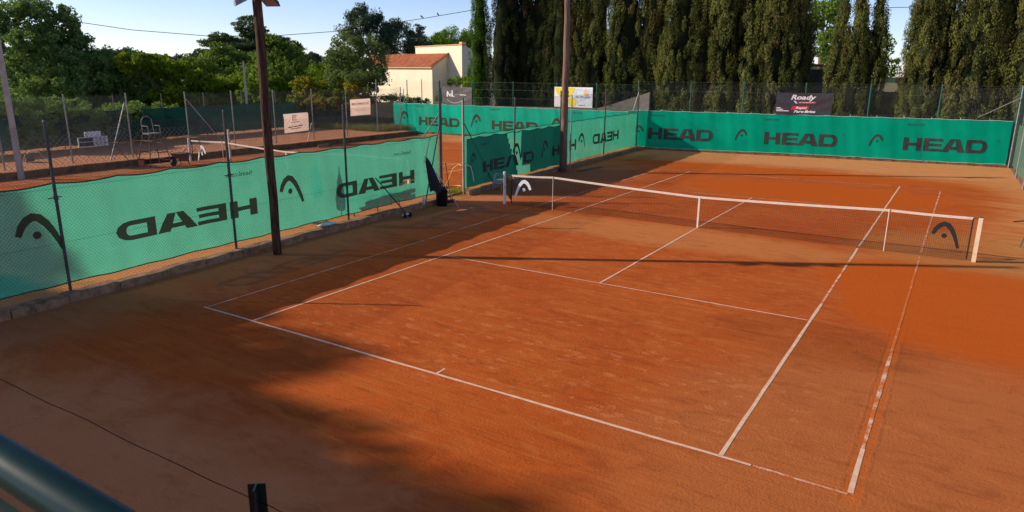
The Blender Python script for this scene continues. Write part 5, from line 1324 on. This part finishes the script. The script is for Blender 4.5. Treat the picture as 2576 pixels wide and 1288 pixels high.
specs = [
 ([(0, 0, 0.92, 12.5), (0.5, 0.2, 0.55, 9.5), (-0.5, 0.15, 0.6, 10.5)], 42000, 'leaf_cypress'),
 ([(0.1, 0, 0.85, 11.6), (-0.45, -0.25, 0.5, 7.5), (0.5, -0.15, 0.45, 5.6)], 38000, 'leaf_cypress'),
 ([(0, 0, 1.0, 12.0), (0.62, 0, 0.6, 11.0), (-0.55, 0.1, 0.55, 8.4), (0.1, -0.6, 0.45, 4.6)], 46000, 'leaf_cypress'),
 ([(-0.35, 0, 0.55, 8.9), (0.42, 0.1, 0.5, 8.3), (0.1, -0.1, 0.5, 6.2)], 30000, 'leaf_cypress'),
 ([(0, 0, 1.25, 12.0), (0.9, 0.2, 0.9, 11.2), (-0.9, 0.1, 0.9, 11.0), (0.2, -0.8, 0.7, 7.0)], 56000, 'leaf_cypress_dark'),
 ([(0, 0, 0.62, 11.5), (0.2, -0.2, 0.4, 9)], 26000, 'leaf_cypress_green'),
]
specs = [([(x*1.15, y*1.1, r*1.22, h_) for x, y, r, h_ in sp], nl, mt) for sp, nl, mt in specs]
for i, (sp, nl, mt) in enumerate(specs):
    cM = cypress_mesh(sp, nl, mt, low=1.0)
    t = thing('cypress', '', 'tree', (0, 0, 0), 'cypresses in a row behind the far fence')
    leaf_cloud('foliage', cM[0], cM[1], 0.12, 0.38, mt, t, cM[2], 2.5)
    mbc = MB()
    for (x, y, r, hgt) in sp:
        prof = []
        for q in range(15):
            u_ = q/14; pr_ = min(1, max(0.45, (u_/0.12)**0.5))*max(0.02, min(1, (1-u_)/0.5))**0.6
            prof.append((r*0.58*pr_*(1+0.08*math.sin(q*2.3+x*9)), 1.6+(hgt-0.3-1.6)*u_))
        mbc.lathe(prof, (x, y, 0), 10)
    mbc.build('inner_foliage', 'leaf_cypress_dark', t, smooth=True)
    for (x, y, r, hgt) in sp:
        trunk_to(t, (x*0.8, y*0.8, -0.1), (x, y, min(hgt*0.8, 7)), 0.09)
    mb = MB()
    for k in range(9):
        a = k*2.4; x, y = 0.45*math.cos(a), 0.35*math.sin(a); mb.tube([(x*.4, y*.4, 0), (x, y, 1.6), (x*1.2, y*1.2, 3.0)], [0.03, 0.022, 0.012], 4)
    mb.build('stem', 'bark', t)
    protos.append(t)
row = [ # proto, x, y, scale, label
 (5, -19.0, 36.3, 1.0, 'narrow bright green cypress at the left end of the row beside the house'),
 (4, -16.6, 36.6, 1.0, 'broad very dark cypress second from the house'),
 (4, -14.3, 37.2, 1.02, 'broad very dark cypress behind the slate grey banner post'),
 (4, -12.6, 36.9, 0.97, 'dark cypress standing just left of the brown wooden pole'),
 (1, -11.0, 36.4, 1.0, 'slim olive cypress behind the brown wooden pole'),
 (0, -9.9, 36.9, 0.98, 'olive cypress directly above the yellow dotted banner'),
 (2, -7.6, 36.6, 1.02, 'full olive cypress above the corner where the screens meet'),
 (0, -6.1, 37.0, 1.03, 'olive cypress right of the screen corner'),
 (2, -3.9, 36.5, 1.05, 'bulky olive cypress above the first far lettering'),
 (1, -2.5, 36.9, 1.05, 'cypress with a low side shoot left of the black banner'),
 (0, -1.2, 36.6, 1.08, 'tall olive cypress above the second fence post'),
 (2, 0.4, 36.8, 1.0, 'thick brown green cypress left of the black banner'),
 (0, 1.9, 36.5, 1.05, 'tall cypress just above the left edge of the black banner'),
 (1, 2.75, 36.8, 0.97, 'cypress right at the left side of the block shed'),
 (3, 5.6, 36.4, 1.0, 'twin topped shorter cypress right of the block shed'),
 (3, 6.5, 36.7, 0.97, 'small cypress with two thin tips left of the sky gap'),
 (0, 9.2, 36.5, 0.92, 'cypress on the right side of the open sky gap'),
 (1, 9.9, 36.7, 0.98, 'olive cypress with thinning top above the third lettering'),
 (2, 11.3, 36.6, 0.98, 'broad olive cypress above the last fence bay'),
 (1, 12.6, 36.9, 1.0, 'cypress above the right fence corner'),
 (0, 13.8, 36.3, 1.02, 'brownish cypress cut by the right edge of the view'),
 (2, 15.4, 36.6, 1.02, 'last cypress partly beyond the right edge'),
]
used = set()
for k, (pi, x, y, sc_, lab) in enumerate(row):
    if pi in used: c = copy_tree(protos[pi])
    else: c = protos[pi]; used.add(pi)
    c.location = (x, y, 0); c.rotation_euler = (0, 0, (k*1.7) % 6.28 if pi not in (3,) else 0.2*k); c.scale = (sc_, sc_, sc_); c['label'] = lab
# second rank, only glimpsed between
rank2 = [(4, -15.4, 38.9, 1.0), (4, -13.3, 39.2, 0.98), (4, -10.8, 39.3, .95), (0, -8.6, 40.0, 1.0), (0, -4.9, 40.2, 1), (2, -2.0, 40.3, 1.0), (2, 1.0, 40.4, 1), (2, 10.6, 40.0, 0.95), (0, 12.2, 40.2, 0.95), (2, 14.2, 40.2, 0.97)]
for k, (pi, x, y, sc_) in enumerate(rank2):
    c = copy_tree(protos[pi]); c.location = (x, y, 0); c.rotation_euler = (0, 0, k*2.1+1); c.scale = (sc_, sc_, sc_*0.60); c['label'] = 'shadowy rear cypress glimpsed '+['behind the broad dark cypress second from the house', 'behind the slate banner post cypress', 'behind the brown wooden pole', 'above the garden wall slope', 'behind the screen corner', 'between the first and second far lettering', 'behind the thick brown green cypress', 'right of the open sky gap', 'above the third far lettering', 'behind the right edge'][k]; c['group'] = 'cypresses of the rear rank'

# ---- trees beside the terrace, out of view, whose shade falls over the near corner of the court
def shade_tree(P, Q, label):
    bl = []; rr = random.Random(int(P[0]*7)); r = 2.1
    L = math.hypot(Q[0]-P[0], Q[1]-P[1]); n = max(2, int(L/1.5))
    for k in range(n):
        u = (k+.5)/n; x = lerp(P[0], Q[0], u); y = lerp(P[1], Q[1], u)
        bl.append((x, y-1.2, 16.0-r+rr.uniform(-.35, .1), r, r)); bl.append((x, y-1.6, 11.8, r*1.15, r*1.2)); bl.append((x, y-2.2, 8.0, r*1.15, r*1.1))
    TB['tmp'] = bl
    return tree('plane_tree', label, 'tree', 'tmp', 'leaf_mid', 0.3, 'tall trees beyond the terrace', per_m2=0.55, rad=0.85, leaves=34, size=0.6)
for P, Q, lab in (((-46.0, -24.5), (-38.5, -21.7), 'tall plane tree farthest left, its shade falling on the neighbouring court'),
    ((-38.0, -21.5), (-31.0, -18.6), 'tall plane tree whose shade reaches the green screen'),
    ((-30.6, -18.0), (-26.7, -15.4), 'tall plane tree whose top shades the near left corner of the court'),
    ((-26.2, -15.4), (-21.6, -17.0), 'tall plane tree whose top shades the near baseline'),
    ((-21.2, -17.1), (-15.0, -19.3), 'tall plane tree closest to the terrace')):
    shade_tree(P, Q, lab)
